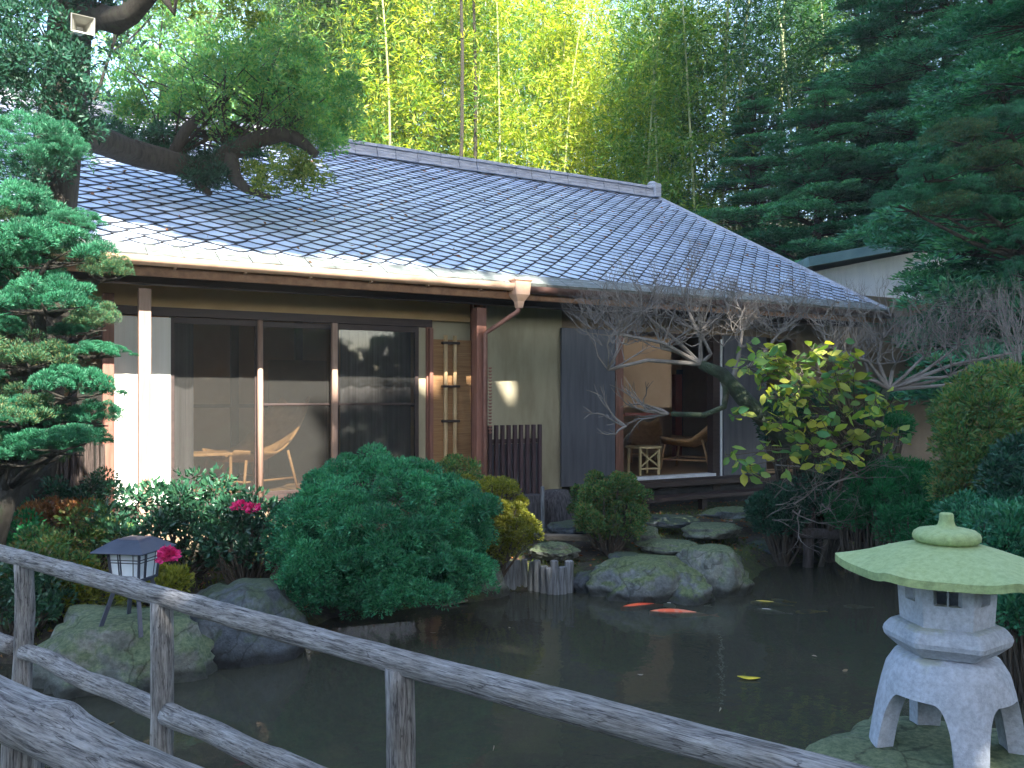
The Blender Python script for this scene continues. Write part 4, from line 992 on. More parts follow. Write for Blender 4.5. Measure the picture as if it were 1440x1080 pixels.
n = 26000; X = RNG.uniform(-5, 11, n); Y = RNG.uniform(4, 8.4, n); s = pond_sd(X, Y); dens = vnoise(X, Y, 1.1)
ok = (s > .12) & (dens > -.1); X, Y = X[ok], Y[ok]; P_ = np.stack([X, Y, ground_z(X, Y)], 1)
Vv, Ff = leaves(P_, rdir(len(P_)) * .8 + np.array([0, 0, .9]), .045, .012)
build_np('moss_and_grass', Vv, Ff, M['grass'], kind='stuff', label='short moss and grass on the garden banks', cat='grass')
n = 9000; X = RNG.uniform(-5, 12, n); Y = RNG.uniform(3, 9, n); s = pond_sd(X, Y); ok = s > .05; X, Y = X[ok], Y[ok]
P_ = np.stack([X, Y, ground_z(X, Y) + .008], 1); Dd = rdir(len(P_)); Dd[:, 2] *= .15
Vv, Ff = leaves(P_, Dd, .04, .022); build_np('fallen_leaves', Vv, Ff, M['rust'], kind='stuff', label='brown fallen leaves scattered over the banks', cat='leaves')

# floating things and fish
def fish(px, py, ang, L, cols, label, z=-.019, wv=.25):
    q = atZ(px, py, 0); m_, t_, out_ = new_mat('koi_skin'); p_ = t_.nodes.new('ShaderNodeBsdfPrincipled')
    v = coords(t_); nn = noise_n(t_, v, 9, 2); t_.links.new(ramp(t_, [(.45, cols[0]), (.52, cols[1])], nn), p_.inputs['Base Color']); p_.inputs['Roughness'].default_value = .35; t_.links.new(p_.outputs[0], out_.inputs[0])
    mb = MB(); pts = []; rr = []
    for i in range(13):
        s = i / 12; b = math.sin(s * 4) * wv * .12 * L
        pts.append((q.x + math.cos(ang) * (s - .5) * L - math.sin(ang) * b, q.y + math.sin(ang) * (s - .5) * L + math.cos(ang) * b, z)); rr.append(L * (.012 + .085 * math.sin(math.pi * min(1, s * .95 + .08)) ** .8 * (1 - .45 * s)))
    t = mb.tube(pts, rr, n=10).build('koi', m_, smooth=True, label=label, cat='fish')
    e = Vector(pts[-1]); dx = Vector((math.cos(ang), math.sin(ang), 0)); sd_ = Vector((-dx.y, dx.x, 0))
    tl = MB(); tl.add([e - dx * .03, e + dx * L * .16 + sd_ * L * .09, e + dx * L * .10, e + dx * L * .16 - sd_ * L * .09, e - dx * .03 + Vector((0, 0, .004)), e + dx * L * .16 + sd_ * L * .09 + Vector((0, 0, .004)), e + dx * L * .10 + Vector((0, 0, .004)), e + dx * L * .16 - sd_ * L * .09 + Vector((0, 0, .004))],
           [(0, 1, 2, 3), (7, 6, 5, 4), (0, 4, 5, 1), (1, 5, 6, 2), (2, 6, 7, 3), (3, 7, 4, 0)])
    tl.build('tail_fin', m_, t)
    h = Vector(pts[4])
    fn = MB()
    for sg in (-1, 1):
        fn.add([h + sd_ * sg * L * .05, h + sd_ * sg * L * .15 + dx * L * .07, h + sd_ * sg * L * .05 + dx * L * .1, h + sd_ * sg * L * .05 + Vector((0, 0, .006))], [(0, 1, 2), (0, 3, 1), (1, 3, 2), (0, 2, 3)])
    fn.build('pectoral_fins', m_, t)
    return t
OR, WH, YE, BR = (.75, .10, .02), (.75, .70, .65), (.70, .50, .05), (.18, .12, .05)
fish(905, 850, AR + .35, .40, (OR, (.6, .06, .02)), 'deep orange koi nearest the long grey boulder')
fish(955, 860, AR - .12, .46, (OR, (.7, .2, .1)), 'long red-orange koi in front of the grey boulder')
fish(962, 848, AR - .05, .34, (WH, (.6, .6, .6)), 'white koi just beyond the long red-orange koi')
fish(1033, 834, AR + .9, .26, (YE, BR), 'yellowish koi at the foot of the squarish greenish boulder')
fish(1082, 846, AR - .3, .30, (YE, (.5, .4, .1)), 'yellow koi right of the boulders')
fish(1100, 842, AR - .5, .18, (WH, YE), 'small pale koi beyond the yellow koi')
fish(1084, 857, AR - .4, .26, (WH, (.6, .5, .6)), 'white koi on the near side of the yellow koi')
fish(1138, 857, AR + .1, .22, (BR, YE), 'brown koi right of the group')
fish(1205, 850, AR - .2, .20, (BR, (.3, .3, .25)), 'dim grey-brown koi under the wooden prop')
q = atZ(1053, 954, .006)
mb = MB(); 
for sg in (1,):
    vs = []
    for i in range(9):
        s = i / 8; w_ = .028 * math.sin(math.pi * min(1, s * .93 + .05)); xx = (s - .5) * .135; zz = .006 + .012 * abs(s - .5)
        for j in (-1, 1): vs.append((q.x + math.cos(AR - .25) * xx - math.sin(AR - .25) * w_ * j, q.y + math.sin(AR - .25) * xx + math.cos(AR - .25) * w_ * j, zz + .004))
    mb.add(vs, [(2 * i, 2 * i + 2, 2 * i + 3, 2 * i + 1) for i in range(8)])
o_ = mb.build('floating_leaf', M['yellowleaf'], smooth=True, label='bright yellow leaf floating alone in the middle of the pond', cat='leaf'); s_ = o_.modifiers.new('s', 'SOLIDIFY'); s_.thickness = .002
fl = [(880, 1035, 'petal'), (693, 1056, 'petal'), (1040, 1040, 'yellowleaf'), (614, 889, 'petal'), (717, 882, 'petal'), (1141, 922, 'petal'), (1184, 943, 'petal'),
      (1011, 1001, 'petal'), (1252, 938, 'petal'), (905, 948, 'petal'), (162, 1014, 'petal')]
for i, (px, py, mt) in enumerate(fl):
    q = np.array([tuple(atZ(px, py, .005))]); V_, F_ = leaves(q, np.array([[math.cos(i), math.sin(i), .05]]), .05, .02, six=True)
    build_np('floating_petal', V_, F_, M[mt], label='tiny pale petal or leaf floating on the dark pond', cat='petal', group='small pale petals floating on the pond')
q = atZ(640, 849, .012); mb = MB(); mb.bar(q + Vector((-.12, 0, 0)), q + Vector((.12, .02, .01)), .03, .012); mb.build('driftwood', M['plank'], label='short pale stick floating beneath the big juniper', cat='stick')

# ------------------------------------------------------------------ trees: pine with pads (left)
def pad_mesh(name, mat, k=46, cr=.17, per=330, L=.055, W=.010, flat=.42, up=.5, low=-.1, rnd=.55):
    C = shell_centers((0, 0, 0), (.85, .85, flat), k, low, .12, .35)
    Vv, Ff = clumps(C, cr, per, L, W, up=up, flat=.6, rnd=rnd, low=-.35)
    o = build_np(name, Vv, Ff, mat, origin=(0, 0, 0)); me = o.data; bpy.data.objects.remove(o); return me
PADS = [pad_mesh('pine_pad', (M['pine'], M['pinedark'], M['pine'])[i], k=(46, 38, 54)[i], cr=(.17, .2, .14)[i], per=300, W=.012, L=.06, flat=(.42, .5, .38)[i]) for i in range(3)]
def put(me, name, parent, loc, scale, rz=0.0, tilt=(0, 0)):
    o = bpy.data.objects.new(name, me); COL.objects.link(o); o.parent = parent
    o.location = Vector(loc) - wpos(parent); o.scale = scale; o.rotation_euler = (tilt[0], tilt[1], rz); return o

def pad_tree(name, base, trunk_pts, trunk_r, pads, label, meshes, cat='tree', wood='bark', group=None, branch=True, r_b=.03):
    t = empty(name, base, label, cat, group)
    MB().tube(trunk_pts, trunk_r, n=14, jit=.06).build('trunk', M[wood], t, smooth=True)
    mb = MB(); tp = [Vector(p_) for p_ in trunk_pts]
    for i, (c_, rx, rz_) in enumerate(pads):
        c_ = Vector(c_)
        put(meshes[i % len(meshes)], 'foliage_pad', t, c_, (rx, rx * random.uniform(.8, 1.0), rz_ * 2.2), random.uniform(0, 6.28), (random.uniform(-.1, .1), random.uniform(-.1, .1)))
        if branch:
            n_ = min(tp, key=lambda p_: (p_ - c_).length + max(0, p_.z - c_.z) * 2); m_ = n_.lerp(c_, .5) + Vector((random.uniform(-.05, .05), random.uniform(-.05, .05), random.uniform(-.08, .05)))
            e_ = c_ + Vector((0, 0, -rz_ * .3)); mb.tube([n_, m_, e_], [r_b, r_b * .7, r_b * .35], n=7, jit=.08)
            for _ in range(7):
                a_ = random.uniform(0, 6.28); s_ = e_.lerp(m_, random.uniform(0, .5)); mb.tube([s_, s_ + Vector((math.cos(a_) * rx * .6, math.sin(a_) * rx * .6, rz_ * random.uniform(-.1, .5)))], [r_b * .35, .004], n=4)
    if branch: mb.build('branch', M[wood], t, smooth=True)
    return t
D1 = 5.6
pads = []
for (px, py, wpx, hpx, dd) in ((70, 355, 95, 42, 0), (150, 385, 45, 30, .2), (20, 300, 80, 45, .1), (65, 430, 85, 40, -.1), (130, 455, 45, 30, .25), (140, 497, 55, 18, .1), (25, 395, 70, 40, .3), (40, 510, 85, 35, 0),
                               (110, 550, 70, 38, 0), (135, 590, 45, 28, .2), (20, 585, 75, 35, 0), (85, 625, 75, 28, -.1), (10, 640, 60, 40, .2), (-60, 480, 80, 50, .2), (-70, 600, 80, 50, .1), (-80, 350, 80, 50, 0)):
    q = atD(px, py, D1 + dd); pads.append((tuple(q), wpx / F * D1, hpx / F * D1))
for k in range(58):
    py = random.uniform(280, 680); pxm = 150 - abs(py - 480) * .12; q = atD(random.uniform(-60, pxm - 18), py, D1 + random.uniform(.0, 1.1)); w_ = random.uniform(35, 60); pads.append((tuple(q), w_ / F * D1, w_ * random.uniform(.4, .6) / F * D1))
tb = atD(25, 800, D1 + .35); trp = [atD(px, py, D1 + .35) for px, py in ((-25, 870), (-10, 760), (10, 690), (35, 600), (55, 520), (50, 430), (30, 350), (20, 290))]
trp[0].z = .1
pad_tree('cloud_pine', (trp[0].x, trp[0].y, .15), trp, [.085, .08, .075, .07, .065, .055, .045, .03], pads, 'cloud-pruned pine with stacked blue-green pads at the left edge', PADS)
# old big tree top left with limb over the roof
D2 = 7.2
trunk = [atD(px, py, D2) for px, py in ((30, 760), (45, 620), (60, 480), (68, 330), (75, 250), (85, 170), (95, 90), (100, 0), (95, -120), (80, -300))]
trunk[0].z = .1
OT = empty('old_garden_tree', (trunk[0].x, trunk[0].y, .15), 'old thick-trunked tree at upper left with a long gnarled limb over the roof', 'tree')
MB().tube(trunk, [.24, .22, .20, .20, .19, .18, .17, .16, .13, .1], n=18, jit=.06).build('trunk', M['bark'], OT, smooth=True)
limb = [atD(px, py, d) for px, py, d in ((85, 195, 7.2), (130, 192, 7.7), (180, 212, 8.3), (240, 228, 8.7), (290, 240, 8.9), (322, 215, 8.9), (360, 197, 9.0), (400, 186, 9.0), (425, 200, 9.0), (445, 218, 9.0))]
MB().tube(limb, [.13, .13, .13, .13, .12, .10, .09, .085, .06, .04], n=12, jit=.08).build('limb', M['bark'], OT, smooth=True)
mb = MB(); mb.tube([atD(240, 222, 8.7), atD(262, 180, 8.7), atD(290, 155, 8.8), atD(330, 130, 8.9)], [.06, .055, .04, .02], n=8, jit=.08)
mb.tube([atD(322, 212, 8.9), atD(330, 250, 8.8), atD(345, 265, 8.75), atD(380, 278, 8.7)], [.08, .07, .05, .02], n=8, jit=.08)
mb.tube([atD(317, 205, 8.9), atD(318, 175, 8.9), atD(314, 140, 8.9), atD(318, 90, 9.0)], [.02, .018, .014, .008], n=6)
mb.tube([atD(290, 240, 8.9), atD(280, 262, 8.8), atD(296, 272, 8.75)], [.07, .05, .03], n=7, jit=.1)
mb.tube([atD(100, 50, 7.2), atD(130, 20, 7.0), atD(160, 30, 6.8), (atD(185, 20, 6.7)), atD(215, -15, 6.6), atD(300, -60, 6.6)], [.12, .11, .10, .08, .07, .05], n=12, jit=.08)
mb.tube([atD(225, -15, 6.6), atD(245, 20, 6.6), atD(250, -20, 6.6)], [.05, .02, .02], n=7)
for _ in range(70):
    i = random.randint(3, 8); s_ = limb[i] + Vector((0, 0, .03)); e_ = atD(random.uniform(150, 470), random.uniform(60, 200), 9.1 + random.uniform(-.3, .5)); m_ = s_.lerp(e_, .5) + Vector((random.uniform(-.1, .1),) * 3); mb.tube([s_, m_, e_], [.014, .009, .004], n=4)
mb.build('branch', M['bark'], OT, smooth=True)
def leafmass(specs, mat, parent, name, L, W, per, cr, kd=9.0, six=False, up=0.1, rnd=.8, fill=.5):
    parts = []
    for (px, py, wpx, hpx, d, dens) in specs:
        c_ = atD(px, py, d); rx, rz_ = wpx / F * d, hpx / F * d; k = max(6, int(dens * rx * rz_ / (cr * cr) * 1.1))
        C = shell_centers(tuple(c_), (rx, rx * .7, rz_), k, -1.1, .2, fill)
        parts.append(clumps(C, cr, per, L, W, up=up, rnd=rnd, six=six))
    V_, F_ = join(parts); return build_np(name, V_, F_, mat, parent)
leafmass([(390, 110, 85, 60, 9.2, 2.6), (330, 90, 60, 50, 9.4, 2.0), (225, 150, 75, 38, 9.2, 2.3), (300, 130, 70, 45, 8.9, 2.0), (210, 110, 60, 30, 9.4, 1.4), (475, 150, 30, 60, 9.5, 2.0), (465, 205, 34, 24, 9.4, 2.6), (420, 75, 50, 30, 9.3, 1.8), (290, 180, 75, 30, 9.0, 2.2), (430, 150, 55, 55, 9.2, 2.4), (180, 165, 45, 30, 9.0, 1.6), (370, 165, 70, 30, 9.1, 2.2), (455, 190, 32, 34, 9.1, 2.2), (410, 215, 45, 24, 9.3, 2.2), (480, 120, 30, 50, 9.6, 1.5)],
         M['hazel'], OT, 'foliage', .05, .018, 110, .13)
leafmass([(400, 245, 45, 30, 8.8, 2.0), (445, 245, 32, 20, 8.8, 1.5), (375, 268, 22, 18, 8.75, 1.3), (350, 240, 20, 20, 8.9, 1.5)], M['limeleaf'], OT, 'hanging_foliage', .045, .018, 90, .09)
leafmass([(275, 235, 34, 28, 8.8, 3.5), (215, 220, 34, 18, 8.8, 3.5), (305, 252, 26, 16, 8.8, 3), (165, 203, 30, 14, 8.3, 2.6), (235, 195, 60, 18, 8.9, 2.6), (340, 215, 35, 18, 9.0, 2.4), (150, 190, 30, 20, 8.8, 2.4)], M['darkleaf'], OT, 'moss_tuft', .06, .014, 120, .09)
leafmass([(40, 50, 70, 60, 6.7, 2.4), (95, 95, 48, 45, 6.6, 2.4), (20, 120, 60, 40, 6.7, 2.4), (150, 5, 50, 22, 6.9, 1.5), (60, -20, 110, 50, 6.9, 1.5), (-40, 60, 60, 90, 7, 1.5), (70, 150, 50, 40, 6.7, 2.2), (85, 225, 30, 40, 6.8, 1.8), (108, 150, 30, 34, 7.4, 2.4), (118, 185, 26, 22, 7.0, 2.4), (20, 260, 40, 30, 6.8, 2.0)], M['darkleaf'], OT, 'foliage', .05, .018, 110, .12)
leafmass([(300, 8, 60, 20, 9.0, 1.3), (230, 0, 40, 15, 9.0, 1.3), (350, 35, 35, 10, 9.0, 1.0)], M['limeleaf'], OT, 'foliage', .06, .025, 60, .12)
for sp in ((50, 200, 65, 40, 6.3), (15, 225, 60, 40, 6.2), (95, 215, 35, 25, 6.3)):
    q = atD(sp[0], sp[1], sp[4]); put(PADS[0], 'foliage_pad', OT, q, (sp[2] / F * sp[4], sp[2] / F * sp[4], sp[3] / F * sp[4] * 2), random.uniform(0, 6))
# horn loudspeaker on the tree
q = atD(112, 42, 6.75); HN = empty('horn_loudspeaker', q, 'grey horn loudspeaker fixed to the old tree trunk at upper left', 'loudspeaker')
mb = MB(); rr_ = [(.03, 0), (.05, .06), (.085, .13), (.12, .16), (.12, .165), (.11, .163), (.05, .07)]
mb.rings((0, 0, 0), rr_, n=4, rot=rad(45), sx=1.0, sy=.8, cap=False); V_ = np.array(mb.v); Rm = np.array(Matrix.Rotation(AR + rad(35), 3, 'Z') @ Matrix.Rotation(rad(95), 3, 'X')); V_ = V_ @ Rm.T + np.array(q)
build_np('horn', V_, mb.f, M['horn'], HN)
mb = MB(); mb.rings((0, 0, 0), [(.0, -.06), (.035, -.05), (.04, .0), (.035, .01)], n=16); V_ = np.array(mb.v) @ Rm.T + np.array(q); build_np('driver', V_, mb.f, M['white_metal'], HN, smooth=True)
MB().tube([q, q + Vector((-.05, .12, .0)), q + Vector((-.08, .42, -.02))], .012, n=8).build('bracket', M['horn'], HN)

# ------------------------------------------------------------------ bare pruned trees
TB = atD(1150, HOR, 8.9)
T1 = empty('bare_crape_tree', (TB.x, TB.y, .1), 'leafless pruned tree with arching mossy trunk and pale twigs in front of the open room', 'tree')
D3 = 8.3
tr = [Vector((TB.x, TB.y, .0)), atD(1155, 690, 8.7), atD(1130, 645, 8.6), atD(1085, 600, 8.5), atD(1045, 560, D3), atD(1015, 525, D3), atD(985, 512, D3)]
mb = MB(); mb.tube(tr, [.09, .08, .08, .085, .08, .065, .045], n=14, jit=.08)
mb.tube([atD(1015, 522, D3), atD(1022, 548, D3), atD(1018, 572, D3), atD(990, 584, D3), atD(945, 582, D3 - .1)], [.05, .035, .03, .028, .025], n=9, jit=.1)
mb.build('trunk', M['bark_moss'], T1, smooth=True)
tw = MB()
def knot(px, py, d, n=7, L=.35, up=.12, dirs=None, lv=3, r=.014, ang=.65):
    q = atD(px, py, d)
    for _ in range(n):
        v = Vector((random.uniform(-1, 1), random.uniform(-1, 1), random.uniform(-.1, 1))) if dirs is None else Vector(dirs) + Vector((random.uniform(-.7, .7),) * 1 + (random.uniform(-.7, .7), random.uniform(-.5, .6)))
        grow(tw, q, v, L * random.uniform(.7, 1.2), r, lv, None, up=up, ang=ang, wig=.28, n=5)
def limb_to(a, b, r0=.024, r1=.013):
    a, b = Vector(a), Vector(b); m_ = a.lerp(b, .5) + Vector((random.uniform(-.08, .08), random.uniform(-.08, .08), random.uniform(-.06, .08))); tw.tube([a, m_, b], [r0, (r0 + r1) / 2, r1], n=7, jit=.08)
J = [(930, 490, 8.2), (870, 470, 8.1), (985, 468, 8.3), (1045, 455, 8.4), (1095, 470, 8.6), (855, 520, 8.0), (905, 440, 8.3), (965, 430, 8.4)]
src = atD(985, 512, D3)
for (px, py, d) in J:
    limb_to(src if px < 1000 else atD(1030, 535, D3), atD(px, py, d)); knot(px, py, d, 8, .25, lv=3, r=.008)
RT = Vector((RX, RY, 0))
knot(940, 582, D3 - .1, 6, .30, up=.02, dirs=tuple(-RT * 1.0), lv=2); knot(880, 600, 8.1, 3, .2, up=-.02, dirs=tuple(-RT), lv=2)
for k in range(75):
    u = random.uniform(830, 1130); knot(u, random.uniform(425, 490), 8.3 + random.uniform(-.3, .3), 3, .17, up=.08, lv=3, r=.0045, ang=.9)
tw.build('twigs', M['twig'], T1)
TC = atD(1235, HOR, 8.4)
T2 = empty('bare_crape_tree', (TC.x, TC.y, .1), 'leafless pruned tree whose limbs fan out above the stone lantern roof', 'tree')
MB().tube([Vector((TC.x, TC.y, 0)), atD(1215, 700, 8.4), atD(1228, 620, 8.4), atD(1245, 548, 8.4)], [.07, .06, .055, .045], n=12, jit=.08).build('trunk', M['bark_moss'], T2, smooth=True)
tw = MB(); src = atD(1250, 548, 8.4)
for (px, py, d) in ((1190, 525, 8.3), (1170, 490, 8.3), (1215, 505, 8.5), (1260, 510, 8.3), (1300, 500, 8.5), (1335, 530, 8.3), (1370, 515, 8.4), (1400, 525, 8.3), (1350, 485, 8.5), (1240, 480, 8.4), (1430, 495, 8.4)):
    limb_to(src, atD(px, py, d), .022, .011); knot(px, py, d, 6, .2, up=.12, lv=3, r=.007)
for k in range(48):
    knot(random.uniform(1155, 1430), random.uniform(440, 510), 8.4 + random.uniform(-.2, .3), 3, .17, up=.15, lv=3, r=.0045, ang=.8)
tw.build('twigs', M['twig'], T2)
# tall bare shoots at right edge
tw = MB(); q = atD(1435, 560, 7.6)
for _ in range(9): grow(tw, q, Vector((random.uniform(-.4, .3), random.uniform(-.3, .3), 1)), .42, .010, 3, None, up=.15, ang=.5, wig=.2)
T3 = tw.build('bare_twig_bush', M['twig'], label='bare upright twig bush at the right edge under the dark conifers', cat='bush')
# brushy dead twigs under the broadleaf plant
tw = MB()
for _ in range(16):
    q = atD(random.uniform(1080, 1240), random.uniform(650, 720), 8.0 + random.uniform(-.2, .3)); grow(tw, q, Vector((random.uniform(-1, 1), random.uniform(-1, .4), random.uniform(-.3, .6))), .3, .008, 3, None, up=0, ang=.8, wig=.35, n=4)
for _ in range(6):
    q = atD(random.uniform(1030, 1120), random.uniform(700, 740), 8.2); grow(tw, q, Vector((random.uniform(-1, .3), -.4, random.uniform(0, .5))), .2, .005, 2, None, up=0, ang=.8, wig=.3, n=4)
tw.build('dead_twig_bush', M['twig'], label='tangle of grey dead twigs below the large yellow-green leaves', cat='bush')
# wooden prop in the water
PR = empty('wooden_prop', (atD(1175, HOR, 8.6).x, atD(1175, HOR, 8.6).y, 0), 'dark timber trestle prop standing at the far right water edge', 'prop')
for (px, lean) in ((1140, -8), (1210, 0)):
    a = atD(px + lean * .7, 820, 8.5); b = atD(px, 700, 8.6); MB().tube([Vector((a.x, a.y, -.3)), b], [.055, .05], n=10, jit=.08).build('post', M['prop'], PR, smooth=True)
a, b = atD(1118, 748, 8.45), atD(1235, 758, 8.45); MB().tube([a, a.lerp(b, .5) + Vector((0, 0, .01)), b], [.05, .05, .045], n=10, jit=.1).build('crossbeam', M['prop'], PR, smooth=True)
# broadleaf plant
def broad_plant(spots, label, d0, L, n_per, mat, name='broadleaf_plant'):
    b0 = atD(spots[0][0], HOR, d0 + .9); t = empty(name, (b0.x, b0.y, gz(b0.x, b0.y)), label, 'plant'); st = MB(); Ps = []; Ds = []
    for (px, py, s) in spots:
        e = atD(px, py, d0 + random.uniform(-.25, .25)); g0 = Vector((b0.x, b0.y, t.location.z)); hub = Vector((b0.x + random.uniform(-.1, .1), b0.y - .5 + random.uniform(-.1, .1), 1.15 + random.uniform(-.2, .3)))
        if not Ps: st.tube([g0, hub], [.03, .02], n=6)
        st.tube([hub, hub.lerp(e, .5) + Vector((0, 0, random.uniform(-.05, .05))), e], [.009, .006, .003], n=4)
        for k in range(n_per):
            u = random.uniform(.0, 1); q = e + Vector((random.uniform(-1, 1) * s, random.uniform(-1, 1) * s, random.uniform(-.8, .8) * s)); Ps.append(tuple(q)); h = Vector((random.uniform(-1, 1), random.uniform(-1, .5), random.uniform(-.6, .25))); Ds.append(tuple(h))
            st.tube([e, q], [.003, .002], n=3, cap=False)
    st.build('stem', M['twig_dark'], t)
    V_, F_ = leaves(np.array(Ps), np.array(Ds), L, L * .62, six=True, fold=.12); build_np('foliage', V_, F_, mat, t); return t
sp = [(random.uniform(1040, 1200), random.uniform(485, 560), .12) for _ in range(28)] + [(random.uniform(1090, 1255), random.uniform(550, 640), .12) for _ in range(24)] + [(1030, 640, .1), (1050, 665, .09), (1075, 630, .1), (1190, 640, .1), (1150, 640, .12), (1110, 650, .12), (1040, 580, .08), (1055, 655, .08)]
broad_plant([(1150, 600, .1)] + sp, 'large-leaved yellow-green plant in front of the arching mossy trunk', 7.7, .115, 9, M['broad'])
# greens around trunk
for (px, py, d, rx, rz_, mt, lb, Lf) in (
    (1265, 690, 8.1, .50, .26, 'fern', 'bright green feathery shrub above the lantern roof', .05), (1215, 715, 8.3, .34, .18, 'fern', 'low bright green shrub beside the timber prop', .05),
    (1100, 720, 8.6, .30, .22, 'darkleaf', 'dark spreading shrub at the foot of the arching trunk', .045), (1165, 690, 8.8, .36, .3, 'darkleaf', 'dark shrub behind the dead twigs', .045),
    (1120, 590, 8.9, .4, .3, 'darkleaf', 'dark leafy bush behind the large yellow-green leaves', .05), (1300, 740, 7.6, .4, .2, 'fern', 'green shrub just behind the lantern finial', .045),
    (1400, 600, 7.4, .55, .5, 'roundshrub', 'tall leafy evergreen bush at the right edge left of the conifers', .05), (1365, 680, 7.2, .3, .36, 'roundshrub', 'leafy bush with yellowish tips right of the feathery shrub', .045),
    (1425, 770, 5.2, .28, .24, 'pine', 'blue-green pine bush behind the right side of the lantern roof', .04), (1450, 850, 4.8, .22, .16, 'pine', 'small pine bush touching the right edge below the lantern roof', .04),
    (1380, 730, 6.5, .3, .14, 'pine', 'low pine bush between the lantern finial and the right edge', .04),
    (1470, 700, 6.6, .5, .5, 'darkleaf', 'dark bush at the far right edge', .05), (1240, 600, 9.3, .3, .15, 'fern', 'small green shrub against the brown wall', .05)):
    c = atD(px, py, d); k = int(60 + 260 * rx * rz_ * 2); shrub('evergreen_shrub', tuple(c), (rx, rx * .75, rz_), M[mt], k, .10, 110, Lf, .016 if mt != 'fern' else .009, lb, low=-.8, fill=.4)

# ------------------------------------------------------------------ background trees
CP = [pad_mesh('conifer_pad', M['conifer'], k=30, cr=.22, per=110, L=.10, W=.035, flat=.36, up=.35, rnd=.8) for _ in range(2)]
CPT = [pad_mesh('conifer_pad', M['pine'], k=30, cr=.22, per=120, L=.09, W=.03, flat=.34, up=.4, rnd=.7) for _ in range(2)]
CPF = CP + CPT
def conifer(base, h, label, pads_n=34, rmax=1.5, mats=None, rt=.14, lean=0, h0=.18, group=None):
    b = Vector(base); tp = [b + Vector((math.sin(k * 1.3) * .08, math.cos(k) * .08 , h * k / 8)) for k in range(9)]
    tp[0].z -= .3
    pads = []
    for k in range(pads_n):
        s = h0 + (1 - h0) * k / (pads_n - 1); a = k * 2.4; R = rmax * (1 - s) ** .7 + .12 * rmax; q = b + Vector((math.cos(a) * R * random.uniform(.35, .95), math.sin(a) * R * random.uniform(.35, .95), h * s)); pads.append((tuple(q), R * .62 + .35, .20 * rmax * (1.2 - s)))
    return pad_tree('conifer_tree', (b.x, b.y, b.z), tp, [rt * (1 - .1 * k) for k in range(9)], pads, label, mats or CPF, r_b=.04, group=group)
cons = [(1420, 12.6, 9.2, 1.5, 'tall dark conifer with thick trunk near the right edge'), (1265, 19.5, 12.5, 2.3, 'dark layered conifer above the outbuilding roof'), (1490, 10.5, 8.0, 1.7, 'dark conifer partly outside the right edge'),
        (1150, 18.5, 8.0, 1.8, 'dark conifer behind the right slope of the roof'), (1060, 20.5, 8.5, 1.8, 'dark conifer behind the right end of the ridge'), (1330, 18.5, 12.5, 2.3, 'high blue-green conifer behind the layered conifer'),
        (960, 22.0, 6.5, 1.7, 'low dark conifer just right of the ridge end'), (1215, 21, 11.5, 2.2, 'tall dark conifer between the bamboo grove and the right-hand conifers'), (1440, 16, 13.5, 2.4, 'highest dark conifer reaching the top right corner')]
for (px, d, h, rm, lb) in cons:
    q = atD(px, HOR, d); z0 = gz(q.x, q.y); conifer((q.x, q.y, z0), h, lb, 44, rm, rt=.15, h0=.15)
q = atD(1330, 345, 11.0); 
# low reaching boughs of a pine in front of the outbuilding
tpb = [atD(px, py, d) for px, py, d in ((1520, 640, 9.4), (1500, 480, 9.4), (1480, 380, 9.4), (1470, 250, 9.4), (1470, 150, 9.4))]; tpb[0].z = .2
pads = [(tuple(atD(px, py, 9.2)), w_ / F * 9.2, h_ / F * 9.2) for px, py, w_, h_ in ((1265, 284, 48, 18), (1325, 296, 55, 18), (1395, 300, 50, 26), (1425, 345, 36, 22), (1440, 260, 60, 30), (1350, 270, 50, 20), (1445, 385, 40, 26), (1385, 230, 60, 24), (1300, 250, 45, 18), (1420, 180, 70, 30), (1350, 195, 55, 22))]
pad_tree('red_pine', (tpb[0].x, tpb[0].y, .2), tpb, [.14, .12, .11, .09, .06], pads, 'spreading pine whose boughs hang in front of the outbuilding roof', PADS, r_b=.035)

# bamboo
def bamboo_proto(mat, label, h=13.0, nl=5200):
    t = empty('bamboo', (0, 0, 0), label, 'bamboo', 'bamboo culms in the grove behind the house')
    lean = random.uniform(-.5, .5); pts = []; rr_ = []
    for k in range(14):
        s = k / 13; pts.append(Vector((lean * s * s * 1.2, -.9 * s ** 4, h * s - .2))); rr_.append(.06 * (1 - .7 * s))
    MB().tube(pts, rr_, n=7).build('culm', M['culm'], t, smooth=True)
    C = []
    for k in range(nl // 26):
        s = random.uniform(.34, 1.0) ** .72; i = min(12, int(s * 13)); q = pts[i].lerp(pts[i + 1], s * 13 - i); R = (.35 + 1.15 * math.sin(math.pi * min(1, s * .85))) * random.uniform(.3, 1); a = random.uniform(0, 6.28)
        C.append((q.x + math.cos(a) * R, q.y + math.sin(a) * R, q.z + random.uniform(-.3, .3)))
    V_, F_ = clumps(np.array(C), .26, 26, .19, .034, up=0, droop=.35, rnd=.8); build_np('foliage', V_, F_, mat, t)
    return t
LB = ['slender bamboo with mid-green leaves at the left and right of the grove', 'thin bamboo with yellow-green leaves coloured as sunlit in the grove behind the roof ridge', 'thin bamboo with deep green leaves coloured as shaded on the right side of the grove']
protos = [bamboo_proto(M['bambooleaf'], LB[1]), bamboo_proto(M['bambooleaf'], LB[1], 14.5), bamboo_proto(M['bambooleaf'], LB[1], 12), bamboo_proto(M['bamboodark'], LB[2], 13), bamboo_proto(M['bamboodark'], LB[2], 14), bamboo_proto(M['bamboomid'], LB[0], 13.5), bamboo_proto(M['bamboomid'], LB[0], 12.5)]
PK = [children(p_) for p_ in protos]; used = set()
nb_ = 0
